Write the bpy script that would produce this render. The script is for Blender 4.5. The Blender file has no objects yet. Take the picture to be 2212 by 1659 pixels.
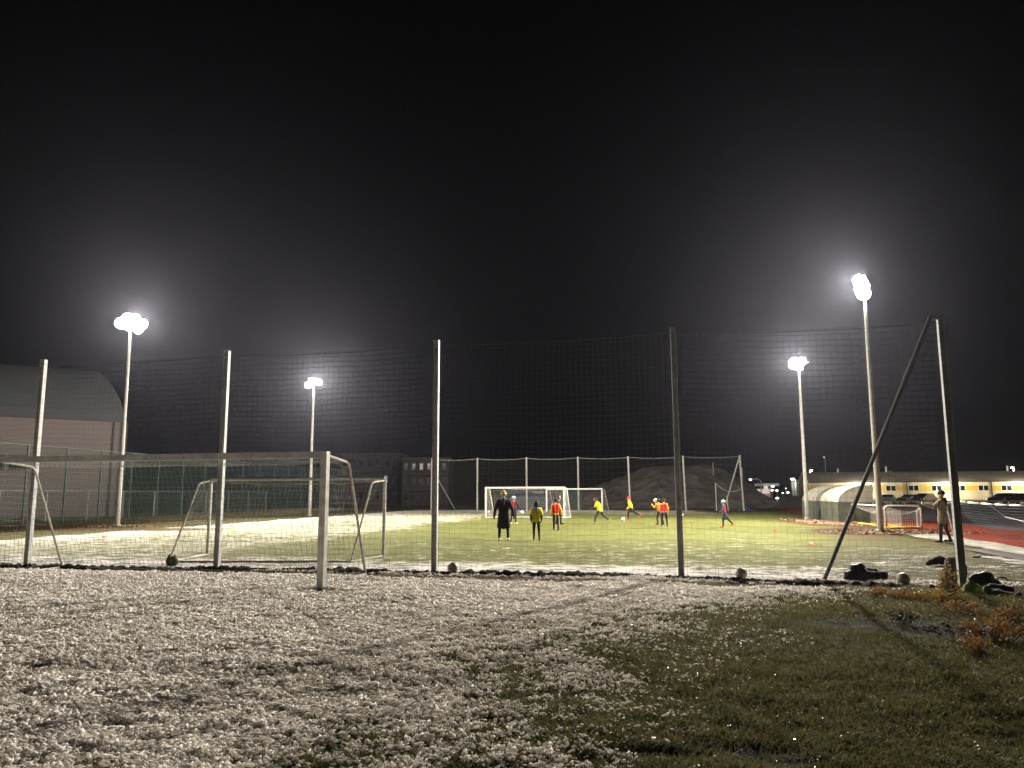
import bpy, bmesh, math, random
import numpy as np
from mathutils import Vector, Matrix, Euler
random.seed(7); rng = np.random.default_rng(7)
sc = bpy.context.scene
col = sc.collection
PI = math.pi
R = math.radians

# ------------------------------------------------------------------ camera
CAMH = 1.65; F = 1661.0; PITCH = R(8.07); ROLL = R(-0.2)
cd = bpy.data.cameras.new('camera'); cam = bpy.data.objects.new('camera', cd); col.objects.link(cam)
cd.sensor_width = 36; cd.lens = 36 * F / 2212; cd.clip_start = 0.05; cd.clip_end = 3000
cam.matrix_world = Matrix.Translation((0, 0, CAMH)) @ Matrix.Rotation(PI / 2 + PITCH, 4, 'X') @ Matrix.Rotation(ROLL, 4, 'Z')
sc.camera = cam
CR = cam.matrix_world.to_3x3()

# ------------------------------------------------------------------ world
w = bpy.data.worlds.new('World'); sc.world = w; w.use_nodes = True
nt = w.node_tree; nt.nodes.clear()
out = nt.nodes.new('ShaderNodeOutputWorld'); bg = nt.nodes.new('ShaderNodeBackground')
sky = nt.nodes.new('ShaderNodeTexSky'); sky.sky_type = 'NISHITA'; sky.sun_disc = False
sky.sun_elevation = R(-9.0); sky.sun_rotation = R(200); sky.air_density = 1.5; sky.dust_density = 2.0
mx = nt.nodes.new('ShaderNodeMix'); mx.data_type = 'RGBA'; mx.blend_type = 'ADD'; mx.inputs[0].default_value = 1.0
mx.inputs[7].default_value = (.006, .006, .0075, 1)      # town glow on low cloud
nt.links.new(sky.outputs[0], mx.inputs[6]); nt.links.new(mx.outputs[2], bg.inputs[0])
bg.inputs[1].default_value = 0.06
nt.links.new(bg.outputs[0], out.inputs[0])
sc.view_settings.view_transform = 'Standard'; sc.view_settings.look = 'None'
sc.view_settings.exposure = 0.0; sc.view_settings.gamma = 1.0
LAMP_W = 145000.0

# ------------------------------------------------------------------ helpers: placement
def ray(u, v):
    return (CR @ Vector(((u - 1106) / F, (829.5 - v) / F, -1.0))).normalized()
def gp(u, v, z=0.0):
    d = ray(u, v); t = (z - CAMH) / d.z
    return Vector((d.x * t, d.y * t, z))
def at(u, v, Y):
    d = ray(u, v); t = Y / d.y
    return Vector((d.x * t, Y, CAMH + d.z * t))
PA = math.atan(0.19)                                   # the pitch is turned this much
SU = Vector((math.cos(PA), -math.sin(PA), 0)); SV = Vector((math.sin(PA), math.cos(PA), 0))

# ------------------------------------------------------------------ helpers: noise
def _h(ix, iy, s):
    n = (ix.astype(np.int64) * 374761393 + iy.astype(np.int64) * 668265263 + s * 982451653) & 0x7fffffff
    n = ((n ^ (n >> 13)) * 1274126177) & 0x7fffffff
    return ((n ^ (n >> 16)) & 0xffff) / 65535.0
def vnoise(x, y, s=0):
    ix = np.floor(x); iy = np.floor(y); fx = x - ix; fy = y - iy
    fx = fx * fx * (3 - 2 * fx); fy = fy * fy * (3 - 2 * fy)
    a = _h(ix, iy, s); b = _h(ix + 1, iy, s); c = _h(ix, iy + 1, s); d = _h(ix + 1, iy + 1, s)
    return (a * (1 - fx) + b * fx) * (1 - fy) + (c * (1 - fx) + d * fx) * fy
def fbm(x, y, sc_, o=4, s=0):
    r = 0; a = 0.5; t = 0
    for k in range(o):
        r = r + a * vnoise(x * sc_ * 2 ** k, y * sc_ * 2 ** k, s + k); t += a; a *= 0.5
    return r / t
def sst(a, b, x):
    t = np.clip((x - a) / (b - a), 0, 1); return t * t * (3 - 2 * t)

# ------------------------------------------------------------------ helpers: materials
MATS = {}
def mat(name, c, rough=0.7, metal=0.0, var=0.25, vscale=6.0, bump=0.15, bscale=40.0, c2=None, spec=0.3):
    if name in MATS: return MATS[name]
    m = bpy.data.materials.new(name); m.use_nodes = True; n = m.node_tree; b = n.nodes['Principled BSDF']
    tc = n.nodes.new('ShaderNodeTexCoord'); no = n.nodes.new('ShaderNodeTexNoise'); no.inputs['Scale'].default_value = vscale
    no.inputs['Detail'].default_value = 5; n.links.new(tc.outputs['Object'], no.inputs['Vector'])
    mr = n.nodes.new('ShaderNodeMapRange'); mr.inputs[1].default_value = 0.3; mr.inputs[2].default_value = 0.7
    n.links.new(no.outputs[0], mr.inputs[0])
    mi = n.nodes.new('ShaderNodeMix'); mi.data_type = 'RGBA'
    c2 = c2 or tuple(x * (1 - var) for x in c)
    mi.inputs[6].default_value = (*c, 1); mi.inputs[7].default_value = (*c2, 1)
    n.links.new(mr.outputs[0], mi.inputs[0]); n.links.new(mi.outputs[2], b.inputs['Base Color'])
    b.inputs['Roughness'].default_value = rough; b.inputs['Metallic'].default_value = metal
    b.inputs['Specular IOR Level'].default_value = spec
    if bump:
        n2 = n.nodes.new('ShaderNodeTexNoise'); n2.inputs['Scale'].default_value = bscale; n2.inputs['Detail'].default_value = 4
        n.links.new(tc.outputs['Object'], n2.inputs['Vector'])
        bp = n.nodes.new('ShaderNodeBump'); bp.inputs['Strength'].default_value = bump; bp.inputs['Distance'].default_value = 0.02
        n.links.new(n2.outputs[0], bp.inputs['Height']); n.links.new(bp.outputs[0], b.inputs['Normal'])
    MATS[name] = m; return m
def translucent(m, c, f):
    n = m.node_tree; b = n.nodes['Principled BSDF']; o = n.nodes['Material Output']; t = n.nodes.new('ShaderNodeBsdfTranslucent'); x = n.nodes.new('ShaderNodeMixShader')
    t.inputs['Color'].default_value = (*c, 1); x.inputs[0].default_value = f; n.links.new(b.outputs[0], x.inputs[1]); n.links.new(t.outputs[0], x.inputs[2]); n.links.new(x.outputs[0], o.inputs['Surface']); return m
def emit(name, c, s):
    if name in MATS: return MATS[name]
    m = bpy.data.materials.new(name); m.use_nodes = True; b = m.node_tree.nodes['Principled BSDF']
    b.inputs['Base Color'].default_value = (.8, .8, .8, 1); b.inputs['Emission Color'].default_value = (*c, 1)
    b.inputs['Emission Strength'].default_value = s
    m.cycles.emission_sampling = 'NONE' if s > 0 else 'AUTO'
    MATS[name] = m; return m

M_steel = mat('galvanised_steel', (.46, .46, .44), .55, .1, .35, 5)
M_pole = mat('pole_paint', (.50, .48, .44), .6, 0, .3, 3)
M_white = mat('white_paint', (.72, .70, .66), .45, 0, .3, 4)
M_alu = mat('goal_aluminium', (.62, .61, .58), .4, .25, .35, 7)
M_worn = mat('worn_white_tube', (.45, .42, .36), .6, 0, .5, 12)
M_net = mat('barrier_net_cord', (.085, .09, .075), .8, 0, .3, 3, 0)
M_gnet = mat('goal_net_cord', (.30, .29, .25), .8, 0, .4, 3, 0)
M_wnet = mat('white_net_cord', (.65, .63, .60), .8, 0, .3, 3, 0)
M_bnet = mat('blue_net_cord', (.30, .36, .42), .8, 0, .3, 3, 0)
M_fgreen = mat('fence_green', (.014, .045, .034), .6, .1, .3, 3, 0)
M_fgreenpost = mat('fence_post_green', (.06, .10, .085), .5, .1, .3, 3, 0)
M_black = mat('black_cloth', (.012, .012, .014), .85, 0, .3, 8, .5, 25)
M_dark = mat('dark_plastic', (.02, .02, .02), .5)
M_rub = mat('tyre_rubber', (.02, .02, .02), .8)
M_glass = mat('dark_glass', (.01, .012, .016), .12, 0, .2, 3, 0, spec=.6)

# ------------------------------------------------------------------ helpers: mesh builder
class MB:
    def __init__(s): s.v = []; s.f = []; s.mi = []; s.cur = 0
    def add(s, vs, fs):
        o = len(s.v); s.v += [tuple(q) for q in vs]; s.f += [tuple(i + o for i in f) for f in fs]; s.mi += [s.cur] * len(fs); return s
    def box(s, c, sz, rz=0.0, M=None):
        hx, hy, hz = sz[0] / 2, sz[1] / 2, sz[2] / 2
        vs = [Vector((x, y, z)) for z in (-hz, hz) for y in (-hy, hy) for x in (-hx, hx)]
        if M is None: M = Matrix.Rotation(rz, 3, 'Z')
        vs = [M @ q + Vector(c) for q in vs]
        return s.add(vs, [(0, 2, 3, 1), (4, 5, 7, 6), (0, 1, 5, 4), (2, 6, 7, 3), (0, 4, 6, 2), (1, 3, 7, 5)])
    def poly(s, pts, rs, n=8, cap=True):
        pts = [Vector(p) for p in pts]
        if not hasattr(rs, '__len__'): rs = [rs] * len(pts)
        vs = []; fs = []
        for i, p in enumerate(pts):
            t = (pts[min(i + 1, len(pts) - 1)] - pts[max(i - 1, 0)]).normalized()
            a = Vector((0, 0, 1)) if abs(t.z) < .9 else Vector((0, 1, 0))
            e1 = t.cross(a).normalized(); e2 = t.cross(e1)
            for k in range(n):
                q = 2 * PI * (k + .5) / n; vs.append(p + (e1 * math.cos(q) + e2 * math.sin(q)) * rs[i])
        for i in range(len(pts) - 1):
            for k in range(n):
                k2 = (k + 1) % n; fs.append((i * n + k, i * n + k2, (i + 1) * n + k2, (i + 1) * n + k))
        if cap: fs.append(tuple(range(n))[::-1]); fs.append(tuple((len(pts) - 1) * n + k for k in range(n)))
        return s.add(vs, fs)
    def tube(s, a, b, r, r2=None, n=8): return s.poly([a, b], [r, r if r2 is None else r2], n)
    def ibeam(s, a, b, w, d, t, ex, ey):
        # flanges stand at +-w/2 along ex, and run d along ey
        a = Vector(a); b = Vector(b); h = b - a
        for (cx, sx, sy) in ((-w / 2, t, d), (w / 2, t, d), (0, w - t - .001, t)):
            vs = [];
            for base in (a, b):
                for (i, j) in ((-1, -1), (1, -1), (1, 1), (-1, 1)): vs.append(base + ex * (cx + i * sx / 2) + ey * (j * sy / 2))
            s.add(vs, [(3, 2, 1, 0), (4, 5, 6, 7), (0, 1, 5, 4), (1, 2, 6, 5), (2, 3, 7, 6), (3, 0, 4, 7)])
        return s
    def ball(s, c, r, nu=12, nv=8, M=None, z0=-1.0, z1=1.0):
        if not hasattr(r, '__len__'): r = (r, r, r)
        vs = []; fs = []; a0 = math.asin(z0); a1 = math.asin(z1)
        for j in range(nv + 1):
            ph = a0 + (a1 - a0) * j / nv
            for i in range(nu):
                th = 2 * PI * i / nu; q = Vector((math.cos(ph) * math.cos(th) * r[0], math.cos(ph) * math.sin(th) * r[1], math.sin(ph) * r[2]))
                if M is not None: q = M @ q
                vs.append(q + Vector(c))
        for j in range(nv):
            for i in range(nu):
                i2 = (i + 1) % nu; fs.append((j * nu + i, j * nu + i2, (j + 1) * nu + i2, (j + 1) * nu + i))
        fs.append(tuple(range(nu))[::-1]); fs.append(tuple(nv * nu + i for i in range(nu)))
        return s.add(vs, fs)
    def cap(s, a, b, ra, rb, n=10):
        # tapered capsule
        a = Vector(a); b = Vector(b); t = (b - a); L = t.length
        t = t.normalized() if L > 1e-6 else Vector((0, 0, 1))
        pts = []; rs = []
        for k in range(4): q = -PI / 2 * (1 - k / 3.0) ; pts.append(a + t * ra * math.sin(q)); rs.append(max(ra * math.cos(q), ra * .02))
        for k in range(4): q = PI / 2 * (k / 3.0); pts.append(b + t * rb * math.sin(q)); rs.append(max(rb * math.cos(q), rb * .02))
        return s.poly(pts, rs, n)
    def prism(s, poly, a, b, M=None):
        # poly: list of 2d (y,z) extruded along x from a to b
        n = len(poly); vs = [Vector((a, y, z)) for y, z in poly] + [Vector((b, y, z)) for y, z in poly]
        if M is not None: vs = [M @ q for q in vs]
        return s.add(vs, [tuple(range(n))[::-1], tuple(range(n, 2 * n))] + [(i, (i + 1) % n, n + (i + 1) % n, n + i) for i in range(n)])
    def build(s, name, m, parent=None, off=(0, 0, 0), smooth=False):
        off = Vector(off); me = bpy.data.meshes.new(name)
        me.from_pydata([tuple(Vector(q) - off) for q in s.v], [], s.f)
        ms = m if isinstance(m, (list, tuple)) else [m]
        for x in ms: me.materials.append(x)
        if len(ms) > 1: me.polygons.foreach_set('material_index', s.mi)
        bm = bmesh.new(); bm.from_mesh(me); bmesh.ops.recalc_face_normals(bm, faces=bm.faces); bm.to_mesh(me); bm.free()
        if smooth: me.polygons.foreach_set('use_smooth', [True] * len(me.polygons))
        o = bpy.data.objects.new(name, me); col.objects.link(o)
        if parent is not None: o.parent = parent
        else: o.location = off
        me.update(); return o
def tag(o, label=None, cat=None, group=None, kind=None):
    if label: o['label'] = label
    if cat: o['category'] = cat
    if group: o['group'] = group
    if kind: o['kind'] = kind
    return o
def empty(name, loc=(0, 0, 0), rz=0.0, label=None, cat=None, group=None):
    o = bpy.data.objects.new(name, None); col.objects.link(o); o.location = loc; o.rotation_euler = (0, 0, rz)
    o.empty_display_size = .2
    return tag(o, label, cat, group)
def copy_tree(o, parent=None):
    c = o.copy(); col.objects.link(c)
    if parent is not None: c.parent = parent
    for ch in list(o.children): copy_tree(ch, c)
    return c
def npmesh(name, V, Fc, m, parent=None, smooth=False):
    me = bpy.data.meshes.new(name); k = Fc.shape[1]
    me.vertices.add(len(V)); me.vertices.foreach_set('co', V.astype(np.float32).ravel())
    me.loops.add(Fc.size); me.loops.foreach_set('vertex_index', Fc.astype(np.int32).ravel())
    me.polygons.add(len(Fc)); me.polygons.foreach_set('loop_start', np.arange(0, Fc.size, k, dtype=np.int32))
    if smooth: me.polygons.foreach_set('use_smooth', np.ones(len(Fc), dtype=bool))
    for x in (m if isinstance(m, (list, tuple)) else [m]): me.materials.append(x)
    me.update(calc_edges=True)
    o = bpy.data.objects.new(name, me); col.objects.link(o)
    if parent is not None: o.parent = parent
    return o
def net(mb, p00, p10, p11, p01, cell, r, wob=.012, sag=0.0, step=3, sagdir=(0, 0, -1), seed=1):
    # a cord grid over a four cornered patch
    P = [Vector(q) for q in (p00, p10, p11, p01)]; sd = Vector(sagdir)
    nu = max(1, int(max((P[1] - P[0]).length, (P[2] - P[3]).length) / cell)); nv = max(1, int(max((P[3] - P[0]).length, (P[2] - P[1]).length) / cell))
    def pt(a, b):
        q = (P[0] * (1 - a) + P[1] * a) * (1 - b) + (P[3] * (1 - a) + P[2] * a) * b
        q = q + sd * (sag * 4 * a * (1 - a) * (0.35 + .65 * math.sin(PI * min(1, b * 1.0))))
        k1 = math.sin(a * nu * .61 + b * nv * .83 + seed) + math.sin(a * nu * .23 - b * nv * .37 + seed * 2)
        k2 = math.sin(a * nu * .47 - b * nv * .71 + seed * 3) + math.sin(a * nu * .19 + b * nv * .29)
        return q + Vector((k1, k1 * .5, k2)) * wob
    for i in range(nu + 1):
        ks = list(range(0, nv + 1, step)) + ([nv] if nv % step else [])
        mb.poly([pt(i / nu, k / nv) for k in ks], r, 3, False)
    for j in range(nv + 1):
        ks = list(range(0, nu + 1, step)) + ([nu] if nu % step else [])
        mb.poly([pt(k / nu, j / nv) for k in ks], r, 3, False)
    return mb
_dg = None
def remeshed(mb, name, mats, parent, off, voxel, smooth=3, disp=0.0, dscale=.2):
    tmp = mb.build(name + '_tmp', mats[0], None)
    rm = tmp.modifiers.new('r', 'REMESH'); rm.mode = 'VOXEL'; rm.voxel_size = voxel
    if disp:
        tx = bpy.data.textures.new(name, 'CLOUDS'); tx.noise_scale = dscale
        dm = tmp.modifiers.new('d', 'DISPLACE'); dm.texture = tx; dm.strength = disp; dm.mid_level = .5
    sm = tmp.modifiers.new('s', 'SMOOTH'); sm.iterations = smooth; sm.factor = .5
    dg = bpy.context.evaluated_depsgraph_get(); dg.update()
    me = bpy.data.meshes.new_from_object(tmp.evaluated_get(dg)); me.name = name
    bpy.data.objects.remove(tmp)
    me.materials.clear()
    for m in mats: me.materials.append(m)
    me.polygons.foreach_set('use_smooth', [True] * len(me.polygons))
    o = bpy.data.objects.new(name, me); col.objects.link(o)
    if off is not None: me.transform(Matrix.Translation(-Vector(off)))
    if parent is not None: o.parent = parent
    elif off is not None: o.location = off
    return o

# ------------------------------------------------------------------ ground
FENCE = [gp(58, 1226), gp(468, 1232), gp(938, 1238), gp(1472, 1248), gp(2080, 1272)]   # feet of the near net posts
F0, F4 = FENCE[0], FENCE[4]
fs = (F4.y - F0.y) / (F4.x - F0.x)
def fence_y(x): return F0.y + fs * (x - F0.x)
def st(x, y): return x * SU.x + y * SU.y, x * SV.x + y * SV.y          # across, along the pitch
def blob(x, y, cx, cy, rx, ry, edge=.5):
    n = fbm(x, y, .8, 3, 31) - .5
    return 1 - sst(1 - edge, 1 + edge, np.sqrt(((x - cx) / rx) ** 2 + ((y - cy) / ry) ** 2) + n * .8)
def masks(x, y):
    s, t = st(x, y)
    big = fbm(x, y, .35, 4, 3) - .5; mid = fbm(x, y, 1.6, 3, 9) - .5
    bx = np.interp(y, [0, 4.6, 6, 8, 10, 12, 13.5, 15], [-1.0, -.75, -.45, -.1, 1.0, 3.6, 6.5, 9])
    wn = np.clip((y - 3) * .09, 0, 1)
    near = 1 - sst(-2.1 - wn, 2.3 + wn * 1.0, x - bx + big * 2.2 + mid * 1.4)
    beyond = y - (F0.y + fs * (x - F0.x))
    # verge behind the net, pitch, far verge
    f1 = 1 - sst(3.1, 4.6, beyond + big * 1.0)                        # snowy strip just behind the net
    left = 1 - sst(-15.0, -7.5, s + big * 3)
    far = sst(58, 64, t + big * 3)
    pc = np.maximum.reduce([f1 * .72, left * .75, far * .8])
    rightfade = 1 - sst(2.5, 7.2, s + big * 2)
    pitch = (.20 + .22 * (fbm(x, y, .12, 3, 77) > .5) * 0 + .18 * fbm(x, y, .22, 3, 77)) * (1 - sst(24, 30, t) * .55)
    frost = .33 * sst(-2, 4, s + big * 4) * (1 - sst(33, 40, t + big * 4)) * sst(19, 22, t)
    c2 = np.maximum(np.maximum(pc * (.25 + .75 * rightfade), pitch), frost * rightfade)
    pc = np.minimum(pc, .60); frost = frost * 1.35; pitch = pitch + .12
    c2 = np.maximum(np.maximum(pc * (.25 + .75 * rightfade), pitch), frost * rightfade) + (mid + big) * .10
    cover = np.where(beyond < 0, near * (.90 - .10 * mid), c2)
    cover = np.where(beyond < 0, cover * (1 - .3 * blob(x, y, -2.7, 5.0, 1.6, .15)) * (1 - .3 * blob(x, y, -4.3, 7.5, 1.3, .12)), cover)
    cover = np.where((s > 9.2), cover * .25, cover)
    cover = np.where((t > 75) | (s < -24), .35, cover)
    slim = np.clip(3.2 + (t - 20) * .26, 3.0, 9.5)
    turf = sst(2.0, 3.6, beyond) * (1 - sst(-1.2, 1.2, s - slim + big * 3)) * sst(-26, -18, s) * (1 - sst(64, 70, t))
    dirt = np.maximum.reduce([blob(x, y, 15.5, 32.5, 3.2, 3.4), blob(x, y, 17.2, 41, 2.2, 6), blob(x, y, -19.5, 37, 5.5, 1.2) * .8,
                                                            .75 * np.exp(-((beyond + .05) / .32) ** 2)])
    cover = cover * (1 - .9 * np.clip(dirt, 0, 1))
    return cover, turf, np.clip(dirt, 0, 1)
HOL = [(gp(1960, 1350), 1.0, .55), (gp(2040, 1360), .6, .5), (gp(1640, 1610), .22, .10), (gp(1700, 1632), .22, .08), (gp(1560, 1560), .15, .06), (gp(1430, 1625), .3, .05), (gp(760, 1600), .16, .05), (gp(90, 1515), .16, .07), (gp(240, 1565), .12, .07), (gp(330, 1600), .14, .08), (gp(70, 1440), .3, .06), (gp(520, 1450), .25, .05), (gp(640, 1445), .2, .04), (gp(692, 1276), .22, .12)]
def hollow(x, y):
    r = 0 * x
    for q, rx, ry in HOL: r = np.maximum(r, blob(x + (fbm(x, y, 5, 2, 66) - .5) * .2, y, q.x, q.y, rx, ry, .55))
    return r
def hgt(x, y):
    near = 1 - sst(18, 26, y)
    h = (fbm(x, y, .5, 3, 5) - .5) * .10 * near + (fbm(x, y, 5.0, 3, 15) - .5) * .05 * near - .03 * hollow(x, y)
    return h * sst(0, 1, np.abs(y) + 1)
def axis(segs):
    a = []
    for lo, hi, st_ in segs: a += list(np.arange(lo, hi, st_))
    return np.array(a)
gx = axis([(-900, -100, 80), (-100, -40, 6), (-40, -14, .7), (-14, 14, .08), (14, 40, .7), (40, 100, 6), (100, 901, 80)])
gy = axis([(-300, -20, 40), (-20, 2, 1.1), (2, 18, .08), (18, 90, .5), (90, 150, 6), (150, 901, 75)])
X, Y = np.meshgrid(gx, gy); x = X.ravel(); y = Y.ravel()
c_, t_, d_ = masks(x, y); z = hgt(x, y); h_ = hollow(x, y); bey = y - (F0.y + fs * (x - F0.x)); c_ = np.where(bey < 0, c_ * .82, c_) * (1 - .85 * h_)
nx, ny = len(gx), len(gy)
ii, jj = np.meshgrid(np.arange(nx - 1), np.arange(ny - 1)); a = (jj * nx + ii).ravel()
def ground_mat():
    m = bpy.data.materials.new('snowy_grass_ground'); m.use_nodes = True; n = m.node_tree; L = n.links.new; N = n.nodes.new
    b = n.nodes['Principled BSDF']; tc = N('ShaderNodeTexCoord')
    def noise(s, d=6, ro=.6, vec=None):
        q = N('ShaderNodeTexNoise'); q.inputs['Scale'].default_value = s; q.inputs['Detail'].default_value = d; q.inputs['Roughness'].default_value = ro
        L(vec or tc.outputs['Object'], q.inputs['Vector']); return q.outputs[0]
    def attr(nm): q = N('ShaderNodeAttribute'); q.attribute_name = nm; return q.outputs['Fac']
    def ma(op, a, b_, c=None):
        q = N('ShaderNodeMath'); q.operation = op
        for i, v in enumerate((a, b_, c)):
            if v is None: continue
            if isinstance(v, (int, float)): q.inputs[i].default_value = v
            else: L(v, q.inputs[i])
        return q.outputs[0]
    def mixc(f, A, B):
        q = N('ShaderNodeMix'); q.data_type = 'RGBA'
        if isinstance(f, float): q.inputs[0].default_value = f
        else: L(f, q.inputs[0])
        for i, v in ((6, A), (7, B)):
            if isinstance(v, tuple): q.inputs[i].default_value = (*v, 1)
            else: L(v, q.inputs[i])
        return q.outputs[2]
    def rng_(v, a, b_):
        q = N('ShaderNodeMapRange'); q.inputs[1].default_value = a; q.inputs[2].default_value = b_; L(v, q.inputs[0]); q.interpolation_type = 'SMOOTHSTEP'; return q.outputs[0]
    wild = mixc(rng_(noise(2.2), .35, .65), (.070, .066, .022), (.085, .066, .030))
    wild = mixc(rng_(noise(45, 4), .4, .6), wild, (.050, .052, .018))
    turf = mixc(rng_(noise(1.1, 8, .7), .42, .58), (.094, .102, .026), (.140, .140, .046))
    turf = mixc(rng_(noise(16, 6, .7), .45, .7), turf, (.072, .080, .022))
    g = mixc(attr('turf'), wild, turf)
    soil = mixc(rng_(noise(9, 8, .7), .4, .6), (.050, .030, .018), (.115, .065, .034))
    g = mixc(rng_(ma('ADD', attr('dirt'), ma('MULTIPLY', ma('SUBTRACT', noise(4, 6), .5), .9)), .25, .7), g, soil)
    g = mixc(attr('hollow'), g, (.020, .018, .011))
    fine = ma('MULTIPLY', ma('ADD', ma('ADD', ma('MULTIPLY', noise(38, 3, .6), .5), ma('MULTIPLY', noise(7, 5, .7), .3)), ma('MULTIPLY', noise(1.3, 6, .65), .2)), 1.0)
    mp = N('ShaderNodeMapping'); mp.inputs['Rotation'].default_value = (0, 0, PA); mp.inputs['Scale'].default_value = (.45, 1.6, 1); L(tc.outputs['Object'], mp.inputs['Vector'])
    streak = noise(2.6, 7, .7, mp.outputs[0])
    fine = ma('ADD', ma('MULTIPLY', fine, .62), ma('MULTIPLY', streak, .38))
    pf = ma('ADD', ma('MULTIPLY', noise(2.3, 6, .72), .62), ma('MULTIPLY', streak, .38))
    q = N('ShaderNodeMix'); q.data_type = 'FLOAT'; L(attr('turf'), q.inputs[0]); L(fine, q.inputs[2]); L(pf, q.inputs[3]); fine = q.outputs[0]
    thr = ma('SUBTRACT', .72, ma('MULTIPLY', attr('cover'), .40))
    sn = rng_(ma('SUBTRACT', fine, thr), -.03, .06)
    snow = mixc(attr('turf'), mixc(noise(20, 3), (.74, .71, .67), (.86, .83, .80)), mixc(noise(12, 3), (.33, .31, .23), (.48, .455, .40)))
    L(mixc(sn, g, snow), b.inputs['Base Color'])
    b.inputs['Roughness'].default_value = 1.0; b.inputs['Specular IOR Level'].default_value = .04
    bp = N('ShaderNodeBump'); bp.inputs['Strength'].default_value = .9; bp.inputs['Distance'].default_value = .03
    hh = ma('ADD', ma('MULTIPLY', sn, .5), ma('ADD', ma('MULTIPLY', noise(60, 4, .7), .5), ma('MULTIPLY', noise(9, 4), .8)))
    L(hh, bp.inputs['Height']); L(bp.outputs[0], b.inputs['Normal'])
    return m
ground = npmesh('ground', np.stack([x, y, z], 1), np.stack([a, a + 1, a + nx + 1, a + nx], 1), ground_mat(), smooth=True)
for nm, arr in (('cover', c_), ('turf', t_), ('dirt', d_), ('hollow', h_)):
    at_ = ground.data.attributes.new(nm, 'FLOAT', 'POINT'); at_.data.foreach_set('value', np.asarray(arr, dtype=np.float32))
tag(ground, kind='structure')

# grass blades and snow clots of the foreground
def wedge(n, d0, d1, power=2.0):
    d = (d0 ** (3 - power) + rng.random(n) * (d1 ** (3 - power) - d0 ** (3 - power))) ** (1 / (3 - power)) if power != 3 else d0 * (d1 / d0) ** rng.random(n)
    xx = (rng.random(n) * 2 - 1) * (d * .72 + 1.0)
    return xx, d
def grass_layer():
    n = 330000; xx, d = wedge(n, 3.0, 16.5, 2.3)
    keep = d < F0.y + fs * (xx - F0.x) - .05; xx = xx[keep]; d = d[keep]
    c, t, dd = masks(xx, d); keep = (rng.random(len(xx)) > np.clip(dd, 0, .9)) & (rng.random(len(xx)) > c * .80) & (rng.random(len(xx)) > hollow(xx, d) * .8); xx, d = xx[keep], d[keep]
    n = len(xx); h = (.016 + .036 * rng.random(n) ** 2) * (.6 + .9 * fbm(xx, d, .9, 3, 55)); th = rng.random(n) * 2 * PI; wd = .0022 + .0022 * rng.random(n) + d * .00022
    lean = .3 + rng.random(n) * 1.5; la = rng.random(n) * 2 * PI
    zz = hgt(xx, d) - .004
    dx, dy = np.cos(th) * wd, np.sin(th) * wd; lx, ly = np.cos(la) * lean * h, np.sin(la) * lean * h
    V = np.zeros((n, 5, 3))
    V[:, 0] = np.stack([xx - dx, d - dy, zz], 1); V[:, 1] = np.stack([xx + dx, d + dy, zz], 1)
    V[:, 2] = np.stack([xx + dx * .8 + lx * .4, d + dy * .8 + ly * .4, zz + h * .6], 1); V[:, 3] = np.stack([xx - dx * .8 + lx * .4, d - dy * .8 + ly * .4, zz + h * .6], 1)
    V[:, 4] = np.stack([xx + lx, d + ly, zz + h], 1)
    k = np.arange(n)[:, None] * 5
    T = np.concatenate([k + np.array([0, 1, 2]), k + np.array([0, 2, 3]), k + np.array([3, 2, 4])])
    m = translucent(mat('grass_blade', (.060, .072, .019), .6, 0, .5, 1.3, 0, c2=(.098, .064, .028), spec=.2), (.11, .105, .03), .35)
    o = npmesh('grass', V.reshape(-1, 3), T, m); return tag(o, 'short wet green and brown grass of the foreground', 'grass', kind='stuff')
grass_layer()
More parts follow.
